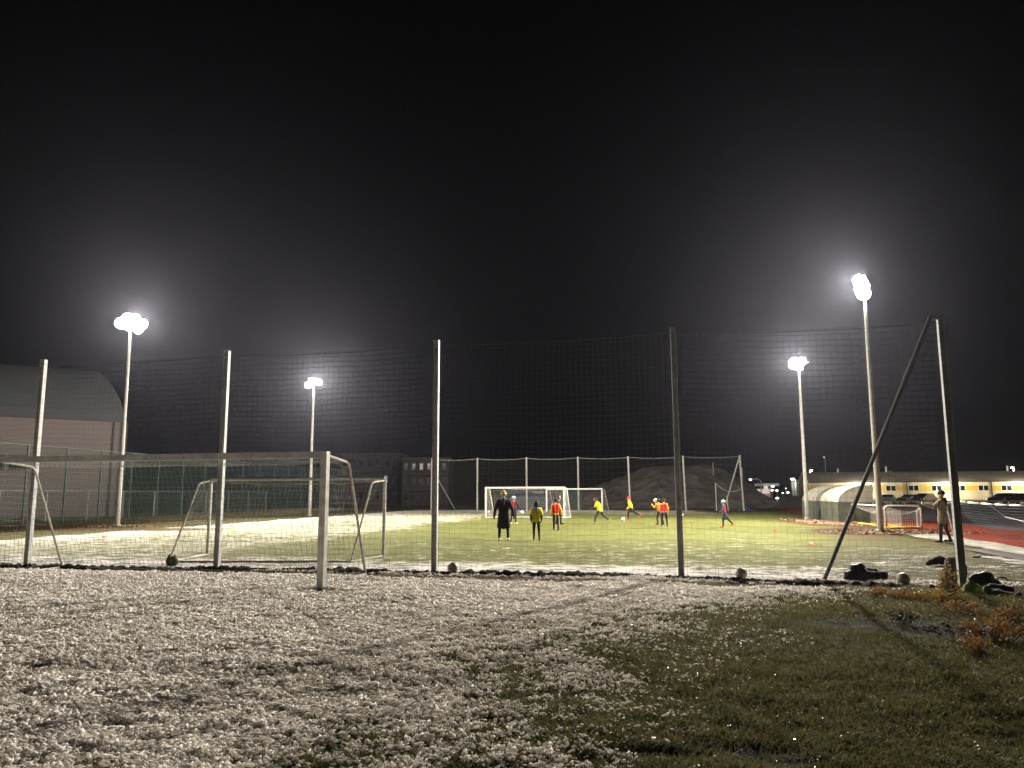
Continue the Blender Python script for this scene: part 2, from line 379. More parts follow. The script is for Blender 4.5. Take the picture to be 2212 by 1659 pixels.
def snow_layer():
    g = (1 + 5 ** .5) / 2
    iv = np.array([(-1, g, 0), (1, g, 0), (-1, -g, 0), (1, -g, 0), (0, -1, g), (0, 1, g), (0, -1, -g), (0, 1, -g), (g, 0, -1), (g, 0, 1), (-g, 0, -1), (-g, 0, 1)], float)
    iv /= np.linalg.norm(iv[0])
    itf = np.array([(0, 11, 5), (0, 5, 1), (0, 1, 7), (0, 7, 10), (0, 10, 11), (1, 5, 9), (5, 11, 4), (11, 10, 2), (10, 7, 6), (7, 1, 8), (3, 9, 4), (3, 4, 2), (3, 2, 6), (3, 6, 8), (3, 8, 9), (4, 9, 5), (2, 4, 11), (6, 2, 10), (8, 6, 7), (9, 8, 1)])
    n = 520000; xx, d = wedge(n, 3.0, 17.5, 2.2)
    c, t, dd = masks(xx, d)
    pat = .68 * fbm(xx, d, 8.0, 3, 91) + .32 * fbm(xx, d, 2.2, 3, 19); c = c * (1 - .75 * hollow(xx, d)); keep = (rng.random(n) < np.clip(1.12 * c ** 1.25 + (pat - .5) * 2.6 * 4 * c * (1 - c), 0, 1)) & (c > .03) & (np.abs(d - (F0.y + fs * (xx - F0.x)) + .12) > .22 * (.4 + 1.2 * vnoise(xx * 2.2, d * 0, 71))) & (d < F0.y + fs * (xx - F0.x) + 1.0)
    xx, d, c, pat = xx[keep], d[keep], c[keep], pat[keep]; n = len(xx)
    r = (.0038 + .0115 * rng.random(n) ** 2.2) * (.65 + .6 * c) * (1 + (d - 4) * .05)
    sx = 1.1 + 2.2 * rng.random(n) ** 1.7; th = rng.random(n) * PI; tilt = (rng.random(n) - .5) * .9
    V = np.repeat(iv[None], n, 0) * (1 + .35 * (rng.random((n, 12, 1)) - .5))
    V[:, :, 0] *= sx[:, None]; V[:, :, 2] *= (.55 + .35 * rng.random(n))[:, None]; V *= r[:, None, None]
    z0 = V[:, :, 2] + V[:, :, 0] * np.sin(tilt)[:, None]; cx, sn = np.cos(th)[:, None], np.sin(th)[:, None]
    x0 = V[:, :, 0] * cx - V[:, :, 1] * sn; y0 = V[:, :, 0] * sn + V[:, :, 1] * cx
    base = hgt(xx, d) + .004 + .028 * rng.random(n) * (.4 + fbm(xx, d, 6, 2, 4))
    V = np.stack([x0 + xx[:, None], y0 + d[:, None], z0 + base[:, None]], 2)
    T = (np.arange(n)[:, None, None] * 12 + itf[None]).reshape(-1, 3)
    m = bpy.data.materials.new('snow_clot'); m.use_nodes = True; b = m.node_tree.nodes['Principled BSDF']
    nn = m.node_tree.nodes.new('ShaderNodeTexNoise'); nn.inputs['Scale'].default_value = 1.5
    mi = m.node_tree.nodes.new('ShaderNodeMix'); mi.data_type = 'RGBA'; mi.inputs[6].default_value = (.84, .81, .775, 1); mi.inputs[7].default_value = (.90, .875, .86, 1)
    tcn = m.node_tree.nodes.new('ShaderNodeTexCoord'); m.node_tree.links.new(tcn.outputs['Object'], nn.inputs['Vector'])
    m.node_tree.links.new(nn.outputs[0], mi.inputs[0]); m.node_tree.links.new(mi.outputs[2], b.inputs['Base Color']); b.inputs['Roughness'].default_value = .7; translucent(m, (.92, .87, .81), .5)
    o = npmesh('snow', V.reshape(-1, 3), T, m, smooth=True); return tag(o, 'crumbly thin snow lying on the grass', 'snow', kind='stuff')
snow_layer()

# turned soil line under the near net
def ridge(name, pts, wid, hh, m, seed, step=.035, nseg=11):
    V = []; Fc = []; L = 0; P = [Vector(p) for p in pts]; rows = 0
    for i in range(len(P) - 1):
        dv = P[i + 1] - P[i]; n = int(dv.length / step); side = Vector((-dv.y, dv.x, 0)).normalized()
        for k in range(n):
            q = P[i] + dv * k / n
            for j in range(nseg):
                a = j / (nseg - 1) * 2 - 1; amp = vnoise(np.array([L * 1.1]), np.array([1.0]), seed)[0]; am2 = vnoise(np.array([L * 15.0]), np.array([j * .9]), seed + 5)[0]
                off = (vnoise(np.array([L * .7]), np.array([4.0]), seed + 2)[0] - .5) * wid * .9
                V.append(q + side * (a * wid * (.6 + .6 * amp) + off) + Vector((0, 0, -.035 + (1 - a * a) * hh * (.65 + .6 * amp) * (.35 + 1.2 * am2))))
            L += step; rows += 1
    for r_ in range(rows - 1):
        for j in range(nseg - 1): o = r_ * nseg + j; Fc.append((o, o + 1, o + nseg + 1, o + nseg))
    o = npmesh(name, np.array([tuple(q) for q in V]), np.array(Fc), m, smooth=True); return o
M_soil = mat('wet_dark_soil', (.006, .004, .005), .9, 0, .5, 14, .8, 60, c2=(.016, .010, .010), spec=.1)
sp = [F0 - (F4 - F0) * .25] + FENCE + [gp(2212, 1292)]
tag(ridge('soil_edge', [q - SV * .12 for q in sp], .26, .11, M_soil, 3), kind='structure')

# ------------------------------------------------------------------ track, court, path
M_asph = mat('court_asphalt', (.11, .105, .115), 1.0, 0, .25, 1.5, .2, 60, spec=.03)
M_red = mat('red_track', (.21, .036, .018), 1.0, 0, .3, 2.5, .2, 80, spec=.03)
M_conc = mat('path_concrete', (.14, .12, .125), 1.0, 0, .25, 3, .2, 60, spec=.03)
M_snow2 = mat('snow_sheet', (.55, .53, .51), .8, 0, .75, 3.0, .6, 12, c2=(.16, .14, .11))
def sheet(name, pts, z, m):
    mb = MB(); n = len(pts); mb.add([(p[0], p[1], z) for p in pts], [tuple(range(n))]); o = mb.build(name, m); return tag(o, kind='structure')
def SP(s, t): return (SU * s + SV * t)
def sq(s0, s1, t0, t1): return [SP(s0, t0), SP(s1, t0), SP(s1, t1), SP(s0, t1)]
sheet('court', sq(14.7, 90, 2, 92), .012, M_asph)
sheet('track', sq(10.5, 14.7, 2, 92), .016, M_red)
def wavy(name, s0, s1, t0, t1, z, m, amp, seed):
    mb = MB(); vs = []; n = 60
    for i in range(n + 1):
        t = t0 + (t1 - t0) * i / n
        a = s0 + amp * (vnoise(np.array([t * 1.3]), np.array([1.]), seed)[0] - .5); b = s1 + amp * (vnoise(np.array([t * 1.7]), np.array([7.]), seed)[0] - .5)
        for q in (a, b):
            p = SP(q, t); vs.append((p.x, p.y, z))
    mb.add(vs, [(2 * i, 2 * i + 1, 2 * i + 3, 2 * i + 2) for i in range(n)]); return tag(mb.build(name, m), kind='structure')
M_snow3 = mat('snow_edge_sheet', (.36, .34, .30), .9, 0, .3, 2.5, .6, 12, c2=(.12, .11, .06))
wavy('track_kerb', 9.2, 10.5, 19.0, 34.5, .02, M_snow3, .35, 5)
wavy('path', 8.4, 9.2, 2, 24.5, .024, M_conc, .08, 8)
wavy('snow_verge', 7.9, 8.4, 2, 21.8, .02, M_snow3, .5, 11)
wavy('far_kerb', -24, 9.5, 66.0, 66.5, .06, M_snow3, .5, 12) if False else None

# ------------------------------------------------------------------ near net fence
fence = empty('barrier_net_fence', FENCE[2], 0, 'tall net on five steel posts closing the near end of the pitch', 'net fence', 'ball nets closing the ends of the pitch')
tops = [at(95, 777, FENCE[0].y).z, at(490, 758, FENCE[1].y).z, at(949, 735, FENCE[2].y).z, at(1457, 707, FENCE[3].y).z, at(2035, 685, FENCE[4].y).z]
ex, ey = SU, SV
for q, zt in zip(FENCE, tops):
    m = MB(); m.ibeam(q - Vector((0, 0, .05)), Vector((q.x, q.y, zt)), .105, .10, .010, ex, ey)
    po = m.build('post', M_steel, fence, FENCE[2])
zt = tops[4]; bf = gp(1776, 1257); m = MB(); m.poly([bf - Vector((0, 0, .05)), Vector((F4.x - .16, F4.y, zt + .04))], .037, 8)
m.build('brace', mat('dark_steel', (.12, .13, .12), .6, .1), fence, FENCE[2])
m = MB(); m.box(Vector((F4.x - .06, F4.y, zt - .02)), (.22, .06, .05), -PA)
m.build('bracket', M_steel, fence, FENCE[2])
for q, z_ in zip(FENCE[:4], tops): MB().tube(Vector((q.x, q.y, z_ - .15)), Vector((q.x, q.y, z_ - .15)) + SV * -.12, .012).build('bracket', M_steel, fence, FENCE[2])
m = MB()
ends = [F0 - (F4 - F0) * .26] + FENCE; zt_ = [4.6] + [t - .12 for t in tops]
nrm = -SV * .075
for k in range(5):
    a_, b_ = ends[k] + nrm, ends[k + 1] + nrm
    net(m, a_ + Vector((0, 0, .04)), b_ + Vector((0, 0, .04)), b_ + Vector((0, 0, zt_[k + 1])), a_ + Vector((0, 0, zt_[k])), .115, .0016, .010, .07, 3, (0, 0, -1), k)
m.build('net', M_net, fence, FENCE[2])
m = MB()
for k in range(5):
    a_, b_ = ends[k] + nrm + Vector((0, 0, zt_[k])), ends[k + 1] + nrm + Vector((0, 0, zt_[k + 1]))
    m.poly([a_.lerp(b_, i / 8) - Vector((0, 0, .07 * 4 * (i / 8) * (1 - i / 8))) for i in range(9)], .004, 4)
m.build('top_cable', M_net, fence, FENCE[2])

# ------------------------------------------------------------------ far net fence
FY = 72.0
us = [(932, 995, 1100), (1031, 993, 1100), (1138, 990, 1100), (1250, 989, 1101), (1362, 989, 1101), (1482, 988, 1102), (1607, 988, 1103)]
ft = [];
for i, (u, vt, vb) in enumerate(us):
    g = gp(u, 1106, 0); t = 1.0
    d = ray(u, vb); Yp = 73.5 - .15 * (d.x / d.y * 73); X_ = d.x / d.y * Yp; ft.append(Vector((X_, Yp, 0)))
ffar = empty('barrier_net_fence', ft[3], 0, 'far net fence with seven pale posts in front of the earth mound', 'net fence', 'ball nets closing the ends of the pitch')
ztf = 4.95
for i, q in enumerate(ft):
    m = MB(); q2 = Vector((q.x, q.y, ztf + .05)) + Vector((-.12 if i > 3 else 0, 0, 0))
    if i == 6: q2.x -= .05
    m.poly([q, q2], .085, 8); m.build('post', M_pole, ffar, ft[3])
m = MB(); m.poly([gp(983, 1101), Vector((ft[0].x, ft[0].y, 4.0))], .05); m.build('brace', M_pole, ffar, ft[3])
m = MB(); pb = ray(1563, 1100); m.poly([Vector((pb.x / pb.y * 71, 71, 0)), Vector((ft[6].x - .15, ft[6].y, 4.95))], .06); m.build('brace', M_pole, ffar, ft[3])
m = MB()
m.poly([Vector((ft[0].x, ft[0].y, 4.95)), Vector((ft[0].x + .35, ft[0].y, 4.55))], .05); m.build('hook', M_pole, ffar, ft[3])
m = MB(); mc = MB()
for k in range(6):
    a_, b_ = ft[k] - SV * .1, ft[k + 1] - SV * .1
    net(m, a_ + Vector((0, 0, .05)), b_ + Vector((0, 0, .05)), b_ + Vector((0, 0, 4.9)), a_ + Vector((0, 0, 4.9)), .13, .0032, .01, .12, 4, (0, 0, -1), k + 9)
    mc.poly([a_.lerp(b_, i / 8) + Vector((0, 0, 4.9 - .12 * 4 * (i / 8) * (1 - i / 8))) for i in range(9)], .014, 4)
m.build('net', mat('far_net_cord', (.06, .065, .06), .8, 0, .2, 3, 0), ffar, ft[3]); mc.build('top_cable', M_pole, ffar, ft[3])

# ------------------------------------------------------------------ tall green court fence on the left, low fence behind
def fence_line(n0, n1, d0, step, off, hgt_, cell, r, label, group, pr, mpost, mnet, rail=True):
    P = []
    for k in range(n0, n1):
        d = d0 + k * step; P.append(Vector((-28.3 + .147 * d + off, d, 0)))
    root = empty('mesh_fence', P[0], 0, label, 'fence', group)
    for q in P:
        MB().box(q + Vector((0, 0, hgt_ / 2)), (pr, pr, hgt_)).build('post', mpost, root, P[0])
    m = MB(); m2 = MB()
    a_, b_ = P[0] + Vector((.05, 0, 0)), P[-1] + Vector((.05, 0, 0))
    net(m, a_ + Vector((0, 0, .05)), b_ + Vector((0, 0, .05)), b_ + Vector((0, 0, hgt_)), a_ + Vector((0, 0, hgt_)), cell, r, .0, 0, 40)
    m.build('mesh_panel', mnet, root, P[0])
    if rail:
        for zz in (hgt_ - .02,): m2.tube(a_ + Vector((.03, 0, zz)), b_ + Vector((.03, 0, zz)), .014, n=5)
        m2.build('rail', mpost, root, P[0])
    return root
fence_line(-5, 17, 36.5, 2.58, 0, 4.0, .10, .0045, 'tall green mesh fence running along the left side behind the lamp posts', None, .07, M_fgreenpost, M_fgreen)
fence_line(-6, 12, 36.5, 3.6, -7, 1.9, .12, .005, 'low grey fence behind the tall green mesh fence', None, .08, M_steel, mat('grey_wire', (.10, .11, .10), .6, .2, .2, 3, 0), True)

# ------------------------------------------------------------------ floodlight masts
def mast(foot, hgt_, aimp, heads, r0, label, power, spota, hs=1.0):
    root = empty('floodlight_mast', foot, 0, label, 'floodlight mast', 'floodlight masts around the pitch')
    n = 8; pts = [Vector((0, 0, hgt_ * i / n)) for i in range(n + 1)]
    MB().poly([Vector((0, 0, -.1))] + pts[1:], [r0 * (1 - .5 * i / n) for i in range(n + 1)], 12).build('pole', M_pole, root, smooth=True)
    for zz in (hgt_ * .33, hgt_ * .66): MB().tube((0, 0, zz), (0, 0, zz + .08), r0 * (1.05 - .5 * zz / hgt_) + .006, n=12).build('collar', M_steel, root)
    MB().tube((0, 0, 0), (0, 0, .12), r0 * 1.5, n=12).build('base_plate', M_steel, root)
    d = Vector(aimp) - Vector(foot); d.z = 0; d.normalize(); sd = Vector((d.y, -d.x, 0))
    mb = MB(); mb.box((0, 0, hgt_), (.10, 1.5, .10), math.atan2(d.y, d.x)); mb.build('crossarm', M_steel, root)
    for (a_, zz, yaw) in heads:
        dd = Matrix.Rotation(yaw, 3, 'Z') @ d; c = Vector((0, 0, hgt_ + zz)) + sd * a_ + dd * .12
        Mr = dd.to_track_quat('X', 'Z').to_matrix() @ Matrix.Rotation(R(26), 3, 'Y')
        h = MB(); h.box(c, (.16, .50, .42), M=Mr); h.tube(c - Vector((0, 0, .05)), Vector((0, 0, hgt_)) + sd * a_, .03)
        ho = h.build('floodlight', M_steel, root)
        g = MB(); g.ball(c + Mr @ Vector((.085, 0, 0)), (.21 * hs, .29 * hs, .29 * hs), 18, 12, M=Mr); g.build('lamp_glass', emit('floodlight_glow', (1.0, .93, .82), 60), ho)
    for k, (tx_, ty_, fr_) in enumerate(spota):
        ld = bpy.data.lights.new('flood', 'SPOT'); ld.energy = power * fr_; ld.spot_size = R(168); ld.spot_blend = 1.0; ld.color = (1.0, .925, .80); ld.shadow_soft_size = .34
        lo = bpy.data.objects.new('flood_lamp', ld); col.objects.link(lo); lo.parent = root
        ad = Vector((tx_, ty_, 0)) - Vector(foot); ad.z = 0; ad.normalize()
        lo.location = Vector((0, 0, hgt_ + .1)) + d * .28 + sd * (.3 * k - .15)
        lo.rotation_euler = (Vector((ad.x, ad.y, -.16))).to_track_quat('-Z', 'Y').to_euler()
    l2 = bpy.data.lights.new('spill', 'POINT'); l2.energy = power * .05; l2.color = ld.color; l2.shadow_soft_size = .3
    o2 = bpy.data.objects.new('flood_spill', l2); col.objects.link(o2); o2.parent = root; o2.location = Vector((0, 0, hgt_ + .35)) + d * .1
    return root
H3 = [(-.62, .0, .35), (0, .28, 0), (.62, -.02, -.35)]
PC = Vector((2, 38, 0))
ML = gp(253, 1138); MRt = gp(1903, 1150); MFL = at(669, 1100, 58.5); MFL.z = 0; MFR = gp(1744, 1121.5)
mast(ML, at(279, 697, ML.y).z, PC, [(-.75, .12, .3), (-.2, .24, -.6), (.35, .14, -.9), (-.45, -.2, -.3), (.1, -.18, -1.1), (.80, -.22, -1.2)], .125, 'left foreground floodlight mast with a wide double lamp glow', LAMP_W * .8, [(-1, 9, 1.05), (3, 54, .5)])
mast(MRt, at(1869, 620, MRt.y).z, PC, [(-.55, .15, .2), (-.1, .26, .8), (.45, .12, 1.3), (-.4, -.22, 1.0), (.15, -.25, 1.4)], .13, 'right foreground floodlight mast beside the mini goals', LAMP_W * .85, [(-4, 11, .95), (-6, 52, .5)])
mast(MFL, at(675, 828, MFL.y).z, PC, [(-.3, .1, .1), (.2, .14, -.5), (.45, -.2, -.6)], .13, 'far left floodlight mast behind the goals', LAMP_W * .75, [(0, 28, .8), (6, 62, .25)], .72)
mast(MFR, at(1722, 786, MFR.y).z, PC, [(-.35, .12, .3), (.2, .18, .6), (0, -.2, .7), (.45, 0, .8)], .125, 'far right floodlight mast beside the arched dugouts', LAMP_W * .85, [(-2, 24, .8), (-6, 62, .25)], .85)

# ------------------------------------------------------------------ goals
def goal(name, fl, fr, bl, br, h, hb, topd, label, rf, round_front, mfront, mrear, cell, rnet, nm, backdir, group='football goals on the pitch', sagb=.25, rr=.025):
    """front posts fl, fr; back feet bl, br; top rear corners lie topd behind the bar"""
    fl, fr, bl, br = (Vector(q) for q in (fl, fr, bl, br)); O = (fl + fr) / 2
    root = empty(name, O, 0, label, 'goal', group)
    up = Vector((0, 0, h)); dl = (bl - fl).normalized(); dr = (br - fr).normalized()
    tl = fl + dl * topd + Vector((0, 0, hb)); tr = fr + dr * topd + Vector((0, 0, hb))
    ax = (fr - fl).normalized(); an = math.atan2(ax.y, ax.x)
    for q in (fl, fr):
        m = MB()
        if round_front: m.tube(q, q + up, rf, n=12)
        else: m.box(q + up / 2, (rf * 2, rf * 2.2, h), an)
        m.build('post', mfront, root, O)
    m = MB(); c = (fl + fr) / 2 + Vector((0, 0, h - rf)); L = (fr - fl).length
    if round_front: m.tube(fl + Vector((0, 0, h)), fr + Vector((0, 0, h)), rf, n=12)
    else: m.box(c, (L - rf * 2 - .004, rf * 2.1, rf * 2 - .004), an)
    m.build('crossbar', mfront, root, O)
    for f_, t_, b_ in ((fl, tl, bl), (fr, tr, br)):
        u_ = f_ + Vector((0, 0, h - rf)); bend = t_.lerp(u_, .12); bend2 = t_.lerp(b_, .05)
        MB().poly([u_, bend, t_ * .5 + (bend + bend2) * .25, bend2, t_.lerp(b_, .5), b_], rr, 8).build('rear_support', mrear, root, O)
    m = MB(); m.tube(bl + Vector((0, 0, .03)), br + Vector((0, 0, .03)), rr, n=6); m.tube(fl + Vector((0, 0, .03)), bl + Vector((0, 0, .03)), rr, n=6); m.tube(fr + Vector((0, 0, .03)), br + Vector((0, 0, .03)), rr, n=6)
    m.build('ground_frame', mrear, root, O)
    m = MB(); U = Vector((0, 0, h - rf)); k = .02
    net(m, bl, br, tr, tl, cell, rnet, .012, sagb * .4, 2, tuple(-(dl + dr) / 2), 2)
    net(m, fl + U, fr + U, tr, tl, cell, rnet, .01, sagb * .3, 2, (0, 0, -1), 4)
    net(m, fl, bl, tl, fl + U, cell, rnet, .015, .03, 2, tuple(ax), 5)
    net(m, fr, br, tr, fr + U, cell, rnet, .015, .03, 2, tuple(-ax), 6)
    m.build('net', nm, root, O)
    return root, bl
# near full size goal, its mouth to the camera
fr = gp(694, 1272); br = gp(790, 1243); bl = gp(118, 1228); fl = fr + (bl - br)
ax = (fl - fr).normalized(); fl = fr + ax * 7.32; bl = br + ax * 7.32
goal('football_goal', fl, fr, bl, br, at(692, 975, fr.y).z, 2.24, 1.15, 'large near goal with square white posts cut by the left edge', .06, False, M_alu, M_worn, .12, .0022, M_gnet, 1)
# youth goal behind the net
fl = gp(448, 1200); fr = gp(828, 1203); bl = gp(364, 1216); br = gp(757, 1216)
goal('football_goal', fl, fr, bl, br, 2.04, 1.93, .75, 'youth goal with its back to the near net, between the two leftmost masts', .045, True, M_alu, M_worn, .12, .0024, M_gnet, -1)
# far goals
fl = gp(1049.5, 1119.5); fr = gp(1219, 1120); b_ = (SV + SU * .15) * 1.6
goal('football_goal', fl, fr, fl + b_, fr + b_, 2.06, 1.95, .7, 'white goal in front of the coach and the players at the far end', .055, False, M_white, M_white, .12, .003, M_wnet, 1, rr=.03)
fl = gp(1181, 1105); fr = gp(1301, 1105); b_ = SV * 1.5 + SU * .5
g4 = goal('football_goal', fl, fr, fl + b_, fr + b_, 2.05, 1.9, .6, 'farthest white goal standing half behind another goal near the far net', .06, False, M_white, M_worn, .12, .003, M_gnet, 1, rr=.03)
m = MB(); s0 = gp(370, 1222); m.cap(s0 + Vector((-.03, 0, .07)), s0 + Vector((.06, 0, .09)), .09, .10); m.cap(s0 + Vector((0, .05, .12)), s0 + Vector((.05, 0, .2)), .07, .05); m.cap(s0 + Vector((-.1, 0, .1)), s0 + Vector((-.05, 0, .25)), .04, .03)
tag(remeshed(m, 'sandbag', [mat('olive_sack', (.07, .085, .035), .9, 0, .4, 6, .6, 30)], None, s0, .02, 3, .05, .08), 'olive sandbag weighing down the rear foot of the youth goal', 'sandbag')

# mini goals with yellow ground tubes
M_yel = mat('yellow_paint', (.72, .50, .03), .5, 0, .2, 5)
def mini(p0, p1, h, dep, label):
    p0 = Vector(p0); p1 = Vector(p1); O = (p0 + p1) / 2; root = empty('mini_goal', O, 0, label, 'goal', 'mini goals beside the track')
    ax = (p1 - p0).normalized(); bk = Vector((-ax.y, ax.x, 0)); r = .035
    r = .045; u = Vector((0, 0, h))
    MB().poly([p0, p0 + u * .9, p0 + u * .97 + ax * .04, p0 + u + ax * .12, p1 + u - ax * .12, p1 + u * .97 - ax * .04, p1 + u * .9, p1], r, 8).build('frame', M_white, root, O, True)
    b0, b1 = p0 + bk * dep - ax * .1, p1 + bk * dep - ax * .1; z_ = Vector((0, 0, .05))
    MB().tube(p0 + z_ - ax * .1, p1 + z_ + ax * .06, .05, n=10).build('ground_tube', M_yel, root, O, True)
    MB().poly([p0 + z_, b0 + z_, b1 + z_, p1 + z_], .045, 10).build('rear_tube', M_yel, root, O)
    MB().poly([p0 + u * .95, b0 + u * .75, b0 + z_], r * .7, 6).build('stay', M_white, root, O)
    MB().poly([p1 + u * .95, b1 + u * .75, b1 + z_], r * .7, 6).build('stay', M_white, root, O)
    m = MB(); net(m, b0 + z_, b1 + z_, b1 + u * .75, b0 + u * .75, .09, .0042, .012, .08, 2, tuple(-bk)); net(m, b0 + u * .75, b1 + u * .75, p1 + u * .97, p0 + u * .97, .09, .003, .012, .25, 2)
    net(m, p0, b0, b0 + u * .75, p0 + u, .09, .003, .01, .05, 2, tuple(ax)); net(m, p1, b1, b1 + u * .75, p1 + u, .09, .003, .01, .05, 2, tuple(-ax))
    m.build('net', M_wnet, root, O); return root
mini(gp(1915, 1142), gp(1992, 1143), 1.02, .9, 'front mini goal with bright yellow base beside the right mast')
mini(gp(1838, 1129.5), gp(1905, 1139), 1.0, .9, 'rear mini goal with yellow base behind the right mast')

# sagging net on a slim pole by the track
c0 = gp(2064, 1167); c1 = gp(2330, 1220)
ns = empty('sagging_net', c0, 0, 'slack net with a white top tape hanging from a slim pole at the right edge', 'net')
zt0 = at(2053, 1079, c0.y).z
MB().poly([c0, Vector((c0.x - .25, c0.y, zt0 + .05))], .035, 8).build('pole', M_pole, ns, c0)
tp = []; n = 26
e1 = Vector((c1.x + 1.5, c1.y - 1, 1.55)); s1 = Vector((c0.x - .25, c0.y, zt0))
for i in range(n + 1):
    a = i / n; q = s1.lerp(e1, a); q.z -= .42 * 4 * a * (1 - a) * .5; tp.append(q)
for i in range(0, n, 2): MB().poly([tp[i], tp[i + 1], tp[i + 1].lerp(tp[min(i + 2, n)], .75)], .030, 6).build('tape_sleeve', M_white, ns, c0, True)
MB().poly(tp, .008, 4).build('top_rope', M_worn, ns, c0)
MB().poly([tp[7], tp[10].lerp(Vector((9.5 + 6, c0.y - 2, .5)), .5), Vector((c1.x, c1.y, .7))], .012, 4).build('side_rope', M_wnet, ns, c0)
m = MB()
for i in range(n * 3 + 1):
    a = i / (n * 3); k = min(int(a * n), n - 1); q = tp[k].lerp(tp[k + 1], a * n - k); bt = Vector((c0.x + 1.2 + a * 4.5, c0.y - .8 - 3.5 * a, .05)); 
    m.poly([q, q.lerp(bt, .5) + Vector((0, 0, -.12)), bt], .0035, 3, False)
for j in range(1, 16):
    b = j / 16
    m.poly([tp[i].lerp(Vector((c0.x + 1.2 + i / n * 4.5, c0.y - .8 - 3.5 * i / n, .05)), b) - Vector((0, 0, .12 * 4 * b * (1 - b))) for i in range(n + 1)], .0035, 3, False)
m.build('net', M_bnet, ns, c0)

Yb = 80; a_, b_ = at(1092, 1060, Yb), at(1258, 1060, Yb); zt_3 = at(1170, 1055, Yb).z; O = Vector((a_.x, Yb, 0))
scn = empty('windscreen_fence', O, 0, 'dark blue and green mesh screen behind the far goals', 'fence')
w3 = b_.x - a_.x; M_nscreen = mat('navy_screen', (.012, .020, .045), .7, 0, .3, 2); M_gscreen = mat('green_screen', (.010, .035, .035), .7, 0, .3, 2)
MB().box((a_.x + w3 * .31, Yb, zt_3 / 2), (w3 * .62, .03, zt_3)).build('screen', M_nscreen, scn, O); MB().box((a_.x + w3 * .815, Yb, zt_3 / 2), (w3 * .36, .03, zt_3)).build('screen', M_gscreen, scn, O)
for k in range(5): MB().tube((a_.x + w3 * k / 4, Yb + .06, 0), (a_.x + w3 * k / 4, Yb + .06, zt_3 + .05), .04, n=6).build('post', M_dark, scn, O)
p0_, p1_ = at(1150, 1066, Yb), at(1175, 1061, Yb); MB().box(((p0_.x + p1_.x) / 2, Yb - .04, (p0_.z + p1_.z) / 2), (p1_.x - p0_.x, .03, p1_.z - p0_.z)).build('banner', mat('pale_banner', (.20, .21, .22), .7, 0, .6, 5, 0), scn, O)
# small sagging volleyball style net at the far right corner
a0 = at(1548, 1102, 70); a0.z = 0; a1 = at(1607, 1102, 70.5); a1.z = 0
vn = empty('sagging_net', a0, 0, 'low drooping net between posts at the far right corner', 'net')
MB().tube(a0, a0 + Vector((0, 0, 2.5)), .045).build('pole', M_pole, vn, a0)
q0, q1 = a0 + Vector((0, 0, 2.45)), a1 + Vector((0, 0, 2.1))
rope = [q0.lerp(q1, i / 12) - Vector((0, 0, .55 * 4 * (i / 12) * (1 - i / 12))) for i in range(13)]
MB().poly(rope, .03, 5).build('top_rope', M_pole, vn, a0)
m = MB()
for i in range(13): m.tube(rope[i], Vector((rope[i].x, rope[i].y, .05)), .005, n=3)
for j in range(1, 10): m.poly([Vector((q.x, q.y, .05 + (q.z - .05) * j / 10)) for q in rope], .005, 3, False)
m.build('net', M_gnet, vn, a0)
q = at(1573, 1101, 69.5); q.z = 0
tag(MB().tube(q, q + Vector((-.05, 0, 1.35)), .05).build('short_post', M_pole, None, q), 'short pale post standing beside the drooping net', 'post')
for u, lab in ((1560, 'crumpled blue sheet behind the leaning brace'), (1612, 'flat blue sheet at the foot of the far corner post')):
    q = at(u, 1100, 70.8); q.z = 0; m = MB(); m.cap(q + Vector((-.7, 0, .04)), q + Vector((.6, 0, .06)), .10, .08); m.cap(q + Vector((-.3, .2, .04)), q + Vector((.9, .1, .04)), .09, .06); m.cap(q + Vector((0, 0, .1)), q + Vector((.3, 0, .2)), .1, .08)
    tag(remeshed(m, 'tarpaulin', [mat('blue_tarp', (.04, .07, .28), .5, 0, .4, 5)], None, q, .05, 2, .08, .2), lab, 'tarpaulin', 'blue sheets at the far corner')

